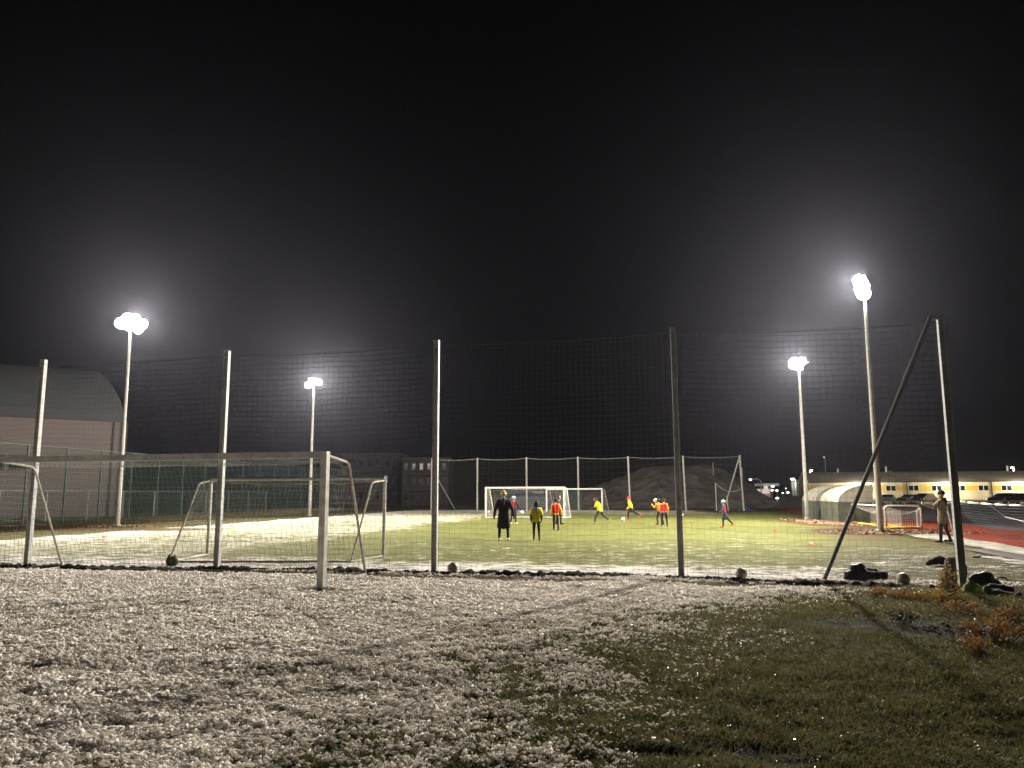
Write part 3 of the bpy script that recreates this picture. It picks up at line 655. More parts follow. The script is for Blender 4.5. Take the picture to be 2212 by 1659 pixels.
# ------------------------------------------------------------------ dugouts
M_dug = mat('dugout_panel', (.11, .12, .085), .6, 0, .45, 2.5, .2, 20)
M_dwhite = mat('snowed_arch_roof', (.46, .43, .38), .7, 0, .35, 2.2, .4, 10, c2=(.24, .22, .17))
M_frost = mat('end_panel', (.36, .35, .29), .5, 0, .3, 3)
def dugout(c, L, label):
    """c: near left base corner; arched back faces the pitch, the mouth faces the track"""
    root = empty('dugout', c, -PA, label, 'dugout', 'arched dugouts beside the track'); W = 1.75; h0 = 1.12; H = 2.05
    m = MB(); m.box((0.02, L / 2, h0 / 2), (.04, L, h0)); m.build('back_wall', M_dug, root)
    for k in range(4): MB().box((-.015, L * (k + .0) / 3 if k < 3 else L, h0 / 2), (.03, .05, h0)).build('rib', mat('rib_dark', (.12, .13, .10), .6), root)
    n = 10; pr = [(W * (1 - math.cos(PI / 2 * i / n)), h0 + (H - h0) * math.sin(PI / 2 * i / n)) for i in range(n + 1)]
    m = MB(); vs = []
    for (x_, z_) in pr:
        for y_ in (-.06, L + .06): vs.append((x_, y_, z_))
    for (x_, z_) in pr:
        for y_ in (-.06, L + .06): vs.append((x_ + .03 * (1 - (z_ - h0) / (H - h0)), y_, z_ - .03 - .01))
    o = 2 * (n + 1); fs_ = [(2 * i, 2 * i + 1, 2 * i + 3, 2 * i + 2) for i in range(n)] + [(o + 2 * i, o + 2 * i + 2, o + 2 * i + 3, o + 2 * i + 1) for i in range(n)] + [(0, o, o + 1, 1), (2 * n, 2 * n + 1, o + 2 * n + 1, o + 2 * n)]
    fs_ += [(2 * i, 2 * i + 2, o + 2 * i + 2, o + 2 * i) for i in range(n)] + [(2 * i + 1, o + 2 * i + 1, o + 2 * i + 3, 2 * i + 3) for i in range(n)]
    m.add(vs, fs_); m.build('arched_roof', M_dwhite, root, smooth=False)
    for y_ in (0, L):
        m = MB(); pts = [(0.05, h0)] + [(a_ + .03, b_ - .05) for a_, b_ in pr[1:]] ; vs = [(a_, y_ + dd, b_) for dd in (-.012, .012) for a_, b_ in pts + [(W, h0)]]
        k = len(pts) + 1; m.add(vs, [tuple(range(k)), tuple(range(k, 2 * k))[::-1]] + [(i, (i + 1) % k, k + (i + 1) % k, k + i) for i in range(k)]); m.build('end_pane', M_frost, root)
        MB().box((W / 2, y_, h0 / 2 - .01), (W - .1, .03, h0 - .02)).build('end_wall', M_dug, root)
    m = MB(); m.box((.8, L / 2, .42), (.4, L - .3, .05)); m.build('bench', M_worn, root)
    for y_ in (0.03, L - .03): MB().tube((W, y_, 0), (W, y_, H - .05), .025).build('mouth_post', M_steel, root)
    return root
D2 = gp(1813, 1130); D1 = D2 + SV * 5.6 + SU * -.1
dugout(D2, 4.6, 'nearer dugout with pale arched roof and dark patches above a green wall')
dugout(D1, 4.4, 'farther dugout with pale arched roof beyond the nearer one')

# ------------------------------------------------------------------ long yellow building
BY = 117.0
M_cream = mat('cream_render', (.50, .45, .33), .8, 0, .2, .8, .1, 8)
M_band = mat('yellow_band', (.48, .31, .05), .7, 0, .15, 1.0)
M_roof = mat('grey_roof_sheet', (.70, .65, .55), .6, 0, .3, .6)
B0 = at(1751, 1060, BY); B0.z = 0
bld = empty('yellow_building', B0, -PA, 'long low cream building with yellow bands and a row of windows', 'building')
def wx(u, v=1050):
    """distance along the facade for a picture column"""
    d = ray(u, v); k = d.x / d.y; return (k * B0.y - B0.x) / (SU.x - k * SU.y)
def wz(u, v):
    q = B0 + SU * wx(u, v); return at(u, v, q.y).z
eave = wz(1950, 1039.5); ridgez = wz(1950, 1026) + .35; LB = 66; WD = 9.0; zb0, zb1 = wz(1950, 1060), wz(1950, 1050)
m = MB(); m.box((LB / 2, WD / 2 + .01, eave / 2), (LB, WD, eave)); m.prism([(0.02, eave), (WD - .02, eave), (WD / 2, ridgez)], 0.0, LB); m.build('wall', M_cream, bld)
m = MB(); e = .5
m.prism([(-e, eave - .18), (-e, eave - .02), (WD / 2, ridgez + .22), (WD / 2, ridgez + .02)], -.4, LB + .4)
m.prism([(WD / 2, ridgez + .02), (WD / 2, ridgez + .22), (WD + e, eave - .02), (WD + e, eave - .18)], -.4, LB + .4); m.build('roof', M_roof, bld)
MB().box((LB / 2, -e - .06, eave - .1), (LB + .8, .12, .14)).build('gutter', M_dark, bld)
MB().box((LB / 2, -.012, (zb0 + zb1) / 2), (LB - .02, .02, zb1 - zb0)).build('band', M_band, bld)
MB().box((-.012, WD / 2, (zb0 + zb1) / 2), (.02, WD - .05, zb1 - zb0)).build('band', M_band, bld)
for uc in (1816, 1848, 1875, 1924, 1973, 2023, 2073, 2124, 2174, 2226):
    xx = wx(uc); w_ = 1.4; zc = (zb0 + zb1) / 2 + .02; h_ = .78
    fo = MB()
    fo.box((xx, -.05, zc + h_ / 2), (w_, .06, .06)).box((xx, -.05, zc - h_ / 2), (w_, .06, .06)); fo.box((xx - w_ / 2, -.05, zc), (.06, .06, h_ - .061)).box((xx + w_ / 2, -.05, zc), (.06, .06, h_ - .061)).box((xx, -.05, zc), (.06, .06, h_ - .061))
    f = fo.build('window', M_white, bld); MB().box((xx, -.035, zc), (w_ - .06, .02, h_ - .06)).build('pane', M_glass, f)
for uc in (1959, 2141):
    MB().tube((wx(uc), -.12, 0), (wx(uc), -.12, eave - .15), .09, n=6).build('downpipe', M_dark, bld)
MB().box((LB / 2, -.04, .25), (LB - .1, .08, .5)).build('plinth', mat('plinth_grey', (.22, .20, .17), .8), bld)
for uc in (1857, 2049, 2203):
    xx = wx(uc)
    f = MB().box((xx, -.28, eave - .36), (.4, .5, .10)).build('wall_lamp', M_steel, bld); MB().ball((xx, -.34, eave - .46), (.34, .26, .16), 10, 6).build('lamp_glass', emit('wall_lamp_glow', (1, .93, .75), 25), f)
    ld = bpy.data.lights.new('wall_lamp', 'POINT'); ld.energy = 1900; ld.color = (1, .88, .62); ld.shadow_soft_size = .2; lo = bpy.data.objects.new('wall_lamp_light', ld); col.objects.link(lo); lo.parent = bld; lo.location = (xx, -2.6, eave - .35)
for x_, h_ in ((5, .5), (12, .8), (21, .5), (29, .7), (38, .5)):
    MB().tube((x_, WD * .5, ridgez - .3), (x_, WD * .5, ridgez + .3 + h_), .14, n=8).build('vent_pipe', M_steel, bld)
# ------------------------------------------------------------------ parked cars
def carmesh(M_body, label, kind):
    root = empty('parked_car', (0, 0, 0), 0, label, 'car', 'cars parked along the yellow building')
    h = 1.28 if kind == 0 else 1.42; L = 4.3
    low = [(-L / 2, .35), (-L / 2 + .05, .75), (-L / 2 + .3, .9), (L / 2 - 1.0, .93), (L / 2 - .1, .78), (L / 2, .45), (L / 2 - .1, .22), (-L / 2 + .1, .22)]
    b = MB(); b.prism(low, -.86, .86); top = [(-L / 2 + .25, .9), (-L / 2 + .75, h - .06), (-L / 2 + 1.3, h), (.35, h - .02), (1.15, .93)]
    b.prism(top, -.70, .70)
    b.build('body', M_body, root)
    g = MB(); g.prism([(-L / 2 + .50, .96), (-L / 2 + .9, h - .12), (.25, h - .10), (.92, .96)], -.735, .735); g.prism([(1.0, .96), (.42, h - .08), (.52, h - .06), (1.2, .95)], -.6, .6); g.build('window', M_glass, root)
    for sx in (-.80, .80):
        for y_ in (-1.35, 1.35):
            t = MB().poly([(sx - .1, y_, .32), (sx + .1, y_, .32)], .32, 16).build('wheel', M_rub, root); MB().poly([(sx * 1.14 - .02, y_, .32), (sx * 1.14 + .02, y_, .32)], .19, 10).build('rim', M_steel, t)
        MB().ball((sx * .78, L / 2 - .04, .62), (.16, .06, .09), 8, 6).build('headlight', M_white, root)
        MB().box((sx * .8, -L / 2 + .0, .72), (.2, .06, .2)).build('taillight', mat('tail_red', (.3, .02, .02), .3), root)
    return root
cars = [(340, 109, 'silver blue', (.20, .26, .32), 0, 2.6, 'silver blue parked car, leftmost of the row'), (570, 109, 'dark olive', (.06, .06, .05), 0, 2.2, 'dark hatchback parked second from left, its front lit weakly'),
        (712, 109, 'brown red', (.10, .035, .03), 1, 2.2, 'brownish red parked car behind the standing parent'), (1530, 104, 'black', (.02, .02, .022), 1, 1.3, 'black parked car behind the sagging white tape'), (1690, 103, 'black2', (.03, .028, .03), 1, 1.5, 'large dark van-like car parked at the right edge')]
for zx, Y_, nm, c, k, rz, lab in cars:
    r_ = carmesh(mat('car_' + nm.replace(' ', '_'), c, .3, .3, .1, 2, 0, spec=.6), lab, k); q = at(1848 + zx * .2089, 1080, Y_); r_.location = (q.x, Y_, .012); r_.rotation_euler = (0, 0, rz)
# guard rail
a_ = at(1880, 1086, 94); b_ = at(2240, 1086, 94); gr = empty('guard_rail', (a_.x, 94, 0), 0, 'low dark rail between the court and the parked cars', 'rail')
m = MB(); m.box(((a_.x + b_.x) / 2, 94, .48), (b_.x - a_.x, .08, .16)); m.build('rail', M_steel, gr, (a_.x, 94, 0))
for i in range(12):
    MB().box((a_.x + (b_.x - a_.x) * (i + .5) / 12, 94.1, .28), (.09, .09, .56)).build('post', M_steel, gr, (a_.x, 94, 0))

# ------------------------------------------------------------------ left hall
hc = Vector((at(256, 1050, 60).x, 60, 0)); hz = at(256, 912, 60).z
hl = Vector((at(-120, 1050, 53.5).x, 53.5, 0)); hd = (hl - hc).normalized(); hn = Vector((hd.y, -hd.x, 0));
if hn.y > 0: hn = -hn
hall = empty('sports_hall', hc, 0, 'big pale hall with a low curved roof at the left edge', 'building')
M_hall = mat('hall_wall', (.18, .145, .138), .8, 0, .12, .5, .1, 8); M_hroof = mat('hall_roof', (.075, .082, .082), .6, 0, .12, .5, .05); M_dband = mat('hall_fascia', (.05, .05, .055), .6)
def hall_box(a0, a1, b0, b1, z0, z1, name, m, par):
    vs = [hc + hd * a + hn * b + Vector((0, 0, zz)) for zz in (z0, z1) for (a, b) in ((a0, b0), (a1, b0), (a1, b1), (a0, b1))]
    return MB().add(vs, [(3, 2, 1, 0), (4, 5, 6, 7), (0, 1, 5, 4), (1, 2, 6, 5), (2, 3, 7, 6), (3, 0, 4, 7)]).build(name, m, par, hc)
hall_box(0, 30, -22, 0, 0, hz, 'wall', M_hall, hall)
hall_box(-.1, 30.1, -22, .15, hz + .002, hz + .75, 'fascia', M_dband, hall)
vs = []; n = 8
for a in (-.05, 30.05):
    for i in range(n + 1):
        b = i / n; prof = math.sin(PI / 2 * b) ** .8; vs.append(hc + hd * (a + (1.6 * b if a < 1 else 0)) + hn * (.1 - 8 * b) + Vector((0, 0, hz + .753 + 4.1 * prof)))
m = MB(); m.add(vs, [(i, i + 1, n + 2 + i, n + 1 + i) for i in range(n)]); m.add([vs[0], vs[n], Vector((vs[n].x, vs[n].y, hz)), Vector((vs[0].x, vs[0].y, hz))], [(0, 1, 2, 3)])
m.build('roof', M_hroof, hall, hc)
hall_box(-.32, -.05, -.3, .3, 0, hz, 'corner_column', M_dband, hall); hall_box(.55, .65, .003, .12, 0, hz - .01, 'downpipe', M_dband, hall)
for k in range(5):
    o = hall_box(6 + k * 1.5, 7.3 + k * 1.5, .003, .05, 3.4, 4.5, 'window', M_dband, hall); hall_box(6.1 + k * 1.5, 7.2 + k * 1.5, .053, .06, 3.5, 4.4, 'pane', M_glass, o)
hall_box(9, 24, .003, .04, 0, 2.6, 'dark_panel', M_dband, hall)

# ------------------------------------------------------------------ dark apartment blocks
M_apt = mat('apartment_wall', (.045, .040, .038), .8, 0, .2, .6); M_apt2 = mat('apartment_panel', (.075, .065, .06), .8, 0, .2, .6)
def block(u0, u1, vt, Yb, floors, nw, label, lit, dep=10):
    p0, p1 = at(u0, 1060, Yb), at(u1, 1060, Yb); H_ = at((u0 + u1) / 2, vt, Yb).z; Wd = p1.x - p0.x; O = Vector((p0.x, Yb, 0))
    b = empty('apartment_block', O, 0, label, 'building', 'unlit apartment blocks beyond the left fence')
    MB().box((Wd / 2, dep / 2, H_ / 2), (Wd, dep, H_)).build('wall', M_apt, b); MB().box((Wd / 2, dep / 2, H_ + .15), (Wd + .4, dep + .4, .3)).build('roof', M_dband, b)
    fh = H_ / floors
    for f in range(floors):
        for k in range(nw):
            xx = Wd * (k + .5) / nw; zz = fh * (f + .55); o = MB().box((xx, -.04, zz), (Wd / nw * .5, .08, fh * .5)).build('window', M_apt2, b)
            MB().box((xx, -.09, zz), (Wd / nw * .4, .02, fh * .4)).build('pane', emit('warm_pane', (.9, .7, .5), .018) if (f, k) in lit else M_glass, o)
        if f: MB().box((Wd * .5, -.6, fh * f + .1), (Wd * .8, 1.2, .2)).build('balcony', M_apt2, b)
    return b
block(735, 860, 983, 112, 3, 7, 'long dark apartment block behind the near goal post', {(1, 5)})
block(868, 968, 993, 105, 3, 6, 'dark block with balconies left of the far net', {(2, 2), (1, 4), (2, 4)})

# ------------------------------------------------------------------ earth mound
def mound():
    P = [(1130, 1090), (1180, 1078), (1220, 1068), (1300, 1050), (1355, 1030), (1400, 1008), (1425, 1002), (1470, 1003), (1520, 1002), (1550, 1010), (1585, 1040), (1615, 1072), (1645, 1088)]
    Yc = 100; xs = [at(u, v, Yc).x for u, v in P]; zs = [max(at(u, v, Yc).z, -.2) for u, v in P]; zs[0] = zs[-1] = -.3
    X = np.linspace(xs[0], xs[-1], 150); Yv = np.linspace(-19, 19, 90); XX, YY = np.meshgrid(X, Yv)
    Z = np.interp(XX, xs, zs) * np.cos(np.clip(np.abs(YY) / 19, 0, 1) ** .8 * PI / 2)
    fl = fbm(XX, YY, .25, 5, 17) - .5; Z = Z + fl * 1.3 * np.clip(Z / 2, 0, 1) + (fbm(XX * 1.0, YY * .25, 1.2, 3, 4) - .5) * .35 * np.clip(Z, 0, 1) - .05
    V = np.stack([XX.ravel(), YY.ravel() + Yc, Z.ravel()], 1); nx_, ny_ = len(X), len(Yv)
    i2, j2 = np.meshgrid(np.arange(nx_ - 1), np.arange(ny_ - 1)); a = (j2 * nx_ + i2).ravel()
    o = npmesh('earth_mound', V, np.stack([a, a + 1, a + nx_ + 1, a + nx_], 1), mat('mound_earth', (.085, .062, .052), .95, 0, .5, .7, 1.0, 1.5, c2=(.20, .18, .165)), smooth=True)
    tag(o, kind='structure')
mound()
# dark bank behind the right side
def bank(name, u0, u1, Yb, h, dep, m):
    x0, x1 = at(u0, 1060, Yb).x, at(u1, 1060, Yb).x; X = np.linspace(x0, x1, 80); Yv = np.linspace(-dep, dep, 24); XX, YY = np.meshgrid(X, Yv)
    Z = h * np.cos(np.abs(YY) / dep * PI / 2) * (.7 + .6 * fbm(XX, YY, .3, 4, 8)) * sst(0, 6, XX - x0) * sst(0, 3, x1 - XX) - .04
    V = np.stack([XX.ravel(), YY.ravel() + Yb, Z.ravel()], 1); i2, j2 = np.meshgrid(np.arange(79), np.arange(23)); a = (j2 * 80 + i2).ravel()
    tag(npmesh(name, V, np.stack([a, a + 1, a + 81, a + 80], 1), m, smooth=True), kind='structure')
bank('grass_bank', 1590, 1790, 86, 1.15, 6, mat('bank_grass', (.06, .06, .035), .95, 0, .5, 1.2, .8, 4, c2=(.11, .105, .08)))

# ------------------------------------------------------------------ far masts, street lamps, petrol station
M_lampglow = emit('street_lamp_glow', (1, .95, .86), 4)
def slamp(u, v, Yb, arm, r, label, foot_z=0.0, power=0):
    r *= .62
    p = at(u, v, Yb); O = Vector((p.x + arm, Yb, foot_z)); root = empty('street_lamp', O, 0, label, 'street lamp', 'small far street lamps')
    MB().poly([O, Vector((O.x, Yb, p.z - .15)), Vector((O.x - arm * .3, Yb, p.z + .1)), Vector((p.x, Yb, p.z + .12))], .09, 6).build('pole', M_steel, root, O)
    MB().box((p.x, Yb, p.z + .16), (r * 2.6, .35, .14)).build('lamp_housing', M_steel, root, O)
    MB().ball((p.x, Yb, p.z), (r * 1.0, r * .8, r * .7), 10, 6).build('lamp_glass', M_lampglow, root, O)
    if power:
        ld = bpy.data.lights.new('street_light', 'POINT'); ld.energy = power; ld.color = (1, .90, .70); ld.shadow_soft_size = .2; lo = bpy.data.objects.new('street_light', ld); col.objects.link(lo); lo.parent = root; lo.location = (p.x - O.x, -.1, p.z - .45)
slamp(1621, 1036, 120, 1.6, .38, 'lit street lamp just right of the far corner post')
slamp(1752, 1016, 131, -.3, .42, 'bright street lamp over the left end of the yellow building', power=500)
slamp(1780, 988, 150, .2, .20, 'highest small street lamp above the dugouts')
slamp(1888, 1023, 150, .3, .24, 'street lamp right beside the right mast above the roof')
slamp(1924, 1021, 128, .3, .20, 'street lamp above the roof, right of the right mast', power=500)
slamp(2091, 1021, 126, .3, .20, 'street lamp above the roof right of the corner post', power=500)
slamp(2186, 1010, 125, .3, .40, 'brightest street lamp above the roof at the right edge', power=700)
slamp(1711, 1035, 118, .5, .42, 'lamp shining down on a pale pillar left of the yellow building')
for i, (u, v, r) in enumerate([(1611, 1070, .14), (1627, 1070, .18), (1667, 1068, .2), (1691, 1054, .12), (1687, 1068, .16)][:0]): pass
k = 0
for u, v, r, lab in ((1668, 1059, .5, 'left of two bright forecourt lamps under the canopy edge'), (1678, 1059.5, .5, 'right of two bright forecourt lamps under the canopy edge'), (1691, 1065, .35, 'small forecourt lamp midway to the pale pillar'), (1702, 1064, .5, 'white forecourt lamp beside the pale pillar'), (1697.5, 1055, .25, 'tiny high lamp left of the pale pillar'), (1679, 1076, .35, 'lowest lone lamp on the dark bank')):
    Yb = 128 if v < 1070 else 84; p = at(u, v, Yb); r *= .36; root = empty('bollard_lamp', (p.x, Yb, 0), 0, lab, 'lamp', 'small lamps around the petrol station')
    MB().tube((p.x, Yb, 0), (p.x, Yb, p.z), .05, n=6).build('pole', M_steel, root, (p.x, Yb, 0)); MB().ball((p.x, Yb, p.z), (r * 1.4, r, r * .8), 8, 6).build('lamp_glass', M_lampglow, root, (p.x, Yb, 0))
Yb = 130; a_ = at(1648, 1050, Yb); b_ = at(1681, 1050, Yb); za, zb = at(1665, 1049.5, Yb).z, at(1665, 1044, Yb).z
O = Vector((a_.x, Yb, 0)); ps = empty('petrol_station', O, 0, 'small lit petrol station canopy on a glowing pillar in the distance', 'petrol station')
MB().box(((a_.x + b_.x) / 2, Yb + 2, (za + zb) / 2), (b_.x - a_.x, 5, zb - za)).build('canopy', emit('canopy_fascia', (.75, .8, .7), .13), ps, O)
pp = at(1658.5, 1060, Yb); MB().box((pp.x, Yb + 1, za / 2), (.55, .5, za)).build('pillar', emit('glowing_pillar', (.95, .9, .65), .5), ps, O)  # canopy and this pillar carry their light as emission in the material
pp = at(1676, 1060, Yb); MB().box((pp.x, Yb + 3, za / 2), (.35, .5, za)).build('pillar', M_pole, ps, O)
pp = at(1668, 1050, Yb); MB().ball((pp.x, Yb - .3, za - .1), (.3, .2, .15), 8, 6).build('canopy_lamp', M_lampglow, ps, O)
Yb = 122; p = at(1648.5, 1061, Yb); O = Vector((p.x, Yb, 0)); kk = empty('kiosk_sign', O, 0, 'small lit sign box, white over red, left of the petrol station', 'sign')
MB().box((p.x, Yb, at(0, 1069, Yb).z if False else p.z), (1.9, .3, .7)).build('white_panel', emit('sign_white', (1, .9, .75), .5), kk, O); MB().box((p.x, Yb, p.z - .68), (1.9, .3, .6)).build('red_panel', emit('sign_red', (.5, .03, .02), .25), kk, O); MB().box((p.x, Yb + .02, (p.z - .98) / 2), (1.0, .2, p.z - .98)).build('base', M_dark, kk, O)
Yb = 119; p = at(1717, 1055, Yb); O = Vector((p.x, Yb, 0)); zt_2 = at(1717, 1040, Yb).z
tag(MB().box((p.x, Yb, zt_2 / 2), (1.1, .5, zt_2)).build('advert_pillar', mat('pale_board', (.3, .3, .22), .6), None, O), 'pale upright board lit by the lamp left of the yellow building', 'pillar')
ld = bpy.data.lights.new('pillar_lamp', 'POINT'); ld.energy = 130; ld.shadow_soft_size = .2; lo = bpy.data.objects.new('pillar_lamp_light', ld); col.objects.link(lo); lo.location = (p.x - .6, Yb - 1.6, zt_2 - .3)
for i, (u, vt, Yb) in enumerate(((1603, 1010, 92), (1540, 1000, 92))):
    p = at(u, vt, Yb)
    tag(MB().tube((p.x, Yb, 0), (p.x, Yb, p.z), .05).build('bare_pole', M_steel, None, (p.x, Yb, 0)), ('thin dark pole behind the far corner brace', 'thin dark pole rising over the mound top')[i], 'pole')

# ------------------------------------------------------------------ people
def skin_m(): return mat('skin', (.50, .30, .22), .55, 0, .12, 8, .05)
def person(u, v, H, yaw, label, pose, fit, hold=None):
    foot = gp(u, v); root = empty('person', foot, yaw, label, 'person')
    kid = H < 1.6; S = H; P = dict(lean=0, lp=(0, 0), kb=(4, 4), la=(4, 4), ap=(0, 0), eb=(12, 12), aa=(10, 10), hp=0, hy=0, fp=(0, 0), tz=0); P.update(pose)
    J = {}; hipz = .52 * S; up = Vector((0, math.sin(R(P['lean'])), math.cos(R(P['lean']))))
    pel = Vector((0, 0, hipz)); J['pel'] = pel; tor = .295 * S
    J['chest'] = pel + up * tor * .75; J['neck'] = pel + up * (tor + .01 * S); hh = .070 * S if not kid else .079 * S
    hup = Vector((0, math.sin(R(P['lean'] * .4 + P['hp'])), math.cos(R(P['lean'] * .4 + P['hp'])))); J['head'] = J['neck'] + hup * (.032 * S + hh)
    segs = []
    def ldir(p, a, side): return Vector((side * math.sin(R(a)), math.sin(R(p)) * math.cos(R(a)), -math.cos(R(p)) * math.cos(R(a))))
    for i, side in ((0, -1), (1, 1)):
        hp = pel + Vector((side * .052 * S, 0, -.01 * S)); th = ldir(P['lp'][i], P['la'][i], side); kn = hp + th * .235 * S
        sh = ldir(P['lp'][i] - P['kb'][i], P['la'][i] * .4, side); an = kn + sh * .235 * S; J['hip%d' % i] = hp; J['kn%d' % i] = kn; J['an%d' % i] = an
        fd = Vector((0, math.cos(R(P['fp'][i])), -math.sin(R(P['fp'][i])))); J['toe%d' % i] = an + fd * .095 * S + Vector((0, 0, -.012 * S)); J['fd%d' % i] = fd
        so = J['neck'] - up * .035 * S + Vector((side * (.108 if not kid else .098) * S, 0, 0)); ua = ldir(P['ap'][i], P['aa'][i], side); el = so + ua * .165 * S
        fa = ldir(P['ap'][i] + P['eb'][i], P['aa'][i] * .4 - P.get('ain', 0), side); wr = el + fa * .145 * S; J['sh%d' % i] = so; J['el%d' % i] = el; J['wr%d' % i] = wr; J['fa%d' % i] = fa
    lowz = min(min(J['an%d' % i].z - .038 * S, J['toe%d' % i].z - .022 * S) for i in (0, 1))
    for k in J:
        if isinstance(J[k], Vector) and not k.startswith('fa') and not k.startswith('fd'): J[k] = J[k] - Vector((0, 0, lowz))
    b = MB(); T = []          # (a, b, tag)
    def C(a, b_, ra, rb, tg): b.cap(a, b_, ra * S, rb * S, 10); T.append((Vector(a), Vector(b_), tg))
    X_ = Vector((1, 0, 0)); up_ = up
    for sd in (-1, 1):
        C(J['neck'] - up_ * .055 * S + X_ * sd * .06 * S, J['pel'] + up_ * .03 * S + X_ * sd * .035 * S, .050, .052, 'torso')
        C(J['pel'] + X_ * sd * .03 * S, J['pel'] + X_ * sd * .045 * S, .058, .055, 'leg')
    C(J['neck'] - up_ * .02 * S, J['head'], .028, .026, 'skin')
    Mh = Matrix.Rotation(R(P['hy']), 3, 'Z') @ Matrix.Rotation(-R(P['lean'] * .4 + P['hp']), 3, 'X')
    hf = Mh @ Vector((0, 1, 0)); hx = Mh @ X_; hu = Mh @ Vector((0, 0, 1)); hd_ = J['head']
    b.ball(hd_ + hu * .008 * S, (hh * .74, hh * .86, hh * .92), 14, 10, Mh); T.append((hd_, hd_ + hu * .02, 'skin'))
    C(hd_ - hu * hh * .45 + hf * hh * .25, hd_ - hu * hh * .62 + hf * hh * .45, .036, .022, 'skin')
    b.cap(hd_ - hu * hh * .02 + hf * hh * .82, hd_ - hu * hh * .25 + hf * hh * 1.0, .008 * S, .011 * S, 8)
    for sd in (-1, 1): b.ball(hd_ + hx * sd * hh * .76 - hu * hh * .08, (.006 * S, .012 * S, .018 * S), 8, 6, Mh)
    for i, side in ((0, -1), (1, 1)):
        C(J['sh%d' % i], J['el%d' % i], .030, .024, 'arm'); C(J['el%d' % i], J['wr%d' % i], .024, .016, 'arm')
        C(J['sh%d' % i], J['neck'] - up_ * .03 * S, .030, .030, 'torso')
        C(J['hip%d' % i], J['kn%d' % i], .052, .039, 'leg'); C(J['kn%d' % i], J['an%d' % i], .038, .027, 'leg')
        C(J['an%d' % i], J['toe%d' % i], .022, .016, 'foot')
        fa = J['fa%d' % i]; wr = J['wr%d' % i]; sdv = Vector((0, 1, 0)) - fa * fa.y
        sdv = sdv.normalized() if sdv.length > .2 else Vector((0, 0, 1)); nm = fa.cross(sdv) * side
        C(wr, wr + fa * .045 * S, .015, .019, 'hand')
        if nm.x * side > 0: nm = -nm
        for k_, (o_, ln) in enumerate(((-.018, .030), (-.006, .036), (.006, .038), (.018, .034))):
            p0 = wr + fa * .050 * S + sdv * o_ * S; p1 = p0 + (fa * .8 + nm * .5) * ln * .6 * S; p2 = p1 + (fa * .3 + nm * .9) * ln * .5 * S
            C(p0, p1, .0068, .0062, 'hand'); C(p1, p2, .0062, .0052, 'hand')
        p0 = wr + fa * .018 * S + sdv * .016 * S; p1 = p0 + (sdv * .7 + fa * .7) * .022 * S; C(p0, p1, .0085, .0072, 'hand'); C(p1, p1 + (fa * .9 + nm * .4) * .018 * S, .0072, .006, 'hand')
    gl = fit.get('hands', 'skin'); mats = [skin_m(), fit['leg'], fit.get('arm', fit['leg']), skin_m() if gl == 'skin' else gl]
    bo = remeshed(b, 'body', mats, root, None, .0095, 2); me = bo.data
    n = len(me.polygons); cen = np.zeros(n * 3, np.float32); me.polygons.foreach_get('center', cen); cen = cen.reshape(-1, 3)
    best = np.full(n, 9.); idx = np.zeros(n, np.int32); mp = {'skin': 0, 'leg': 1, 'foot': 1, 'torso': 2, 'arm': 2, 'hand': 3}
    for A, B, tg in T:
        a_ = np.array(A); d_ = np.array(B) - a_; tt = np.clip(((cen - a_) @ d_) / max(d_ @ d_, 1e-9), 0, 1); ds = np.linalg.norm(cen - a_ - tt[:, None] * d_, axis=1)
        k_ = ds < best; best[k_] = ds[k_]; idx[k_] = mp[tg]
    me.polygons.foreach_set('material_index', idx); me.update()
    # eyes and brows
    for sd in (-1, 1): MB().ball(hd_ + hx * sd * hh * .32 + hf * hh * .80 + hu * hh * .02, .0075 * S, 8, 6).build('eye', M_dark, bo)
    def garment(name, m, inf, sleeves=2, hem=0.0, bib=False, skirt=None, disp=.012):
        g = MB(); i_ = inf
        for sd in (-1, 1):
            g.cap(J['neck'] - up_ * (.055 + (.02 if bib else 0)) * S + X_ * sd * .062 * S, J['pel'] + up_ * (.03 - hem) * S + X_ * sd * .038 * S, (.050 + i_) * S, (.054 + i_) * S)
            if bib: g.cap(J['neck'] - up_ * .035 * S + X_ * sd * .05 * S, J['chest'] + X_ * sd * .05 * S, (.034 + i_) * S, (.045 + i_) * S)
        for i in (0, 1):
            if sleeves and not bib:
                g.cap(J['sh%d' % i], J['neck'] - up_ * .03 * S, (.030 + i_) * S, (.030 + i_) * S)
                e_ = J['sh%d' % i].lerp(J['el%d' % i], .75) if sleeves == 1 else J['el%d' % i]; g.cap(J['sh%d' % i], e_, (.031 + i_) * S, (.027 + i_) * S)
                if sleeves == 2: g.cap(J['el%d' % i], J['wr%d' % i], (.027 + i_) * S, (.019 + i_) * S)
            if skirt:
                g.cap(J['hip%d' % i], J['hip%d' % i].lerp(J['kn%d' % i], skirt), (.056 + i_) * S, (.052 + i_) * S)
                mid = (J['hip0'] + J['hip1']) / 2; md = (J['kn0'] + J['kn1']) / 2; g.cap(mid, mid.lerp(md, skirt), (.056 + i_) * S, (.054 + i_) * S)
        return remeshed(g, name, [m], root, None, .013, 3, disp, .06)
    for k_, gm in enumerate(fit['garments']): garment(*gm[:2], **gm[2])
    for i in (0, 1):
        s_ = MB(); fd = J['fd%d' % i]; an = J['an%d' % i]; sl = J['toe%d' % i]
        s_.cap(an - fd * .012 * S - Vector((0, 0, .010 * S)), sl, .029 * S, .022 * S); s_.cap(an + Vector((0, 0, .012 * S)), an, .026 * S, .027 * S)
        remeshed(s_, 'shoe', [fit['shoe']], root, None, .011, 2)
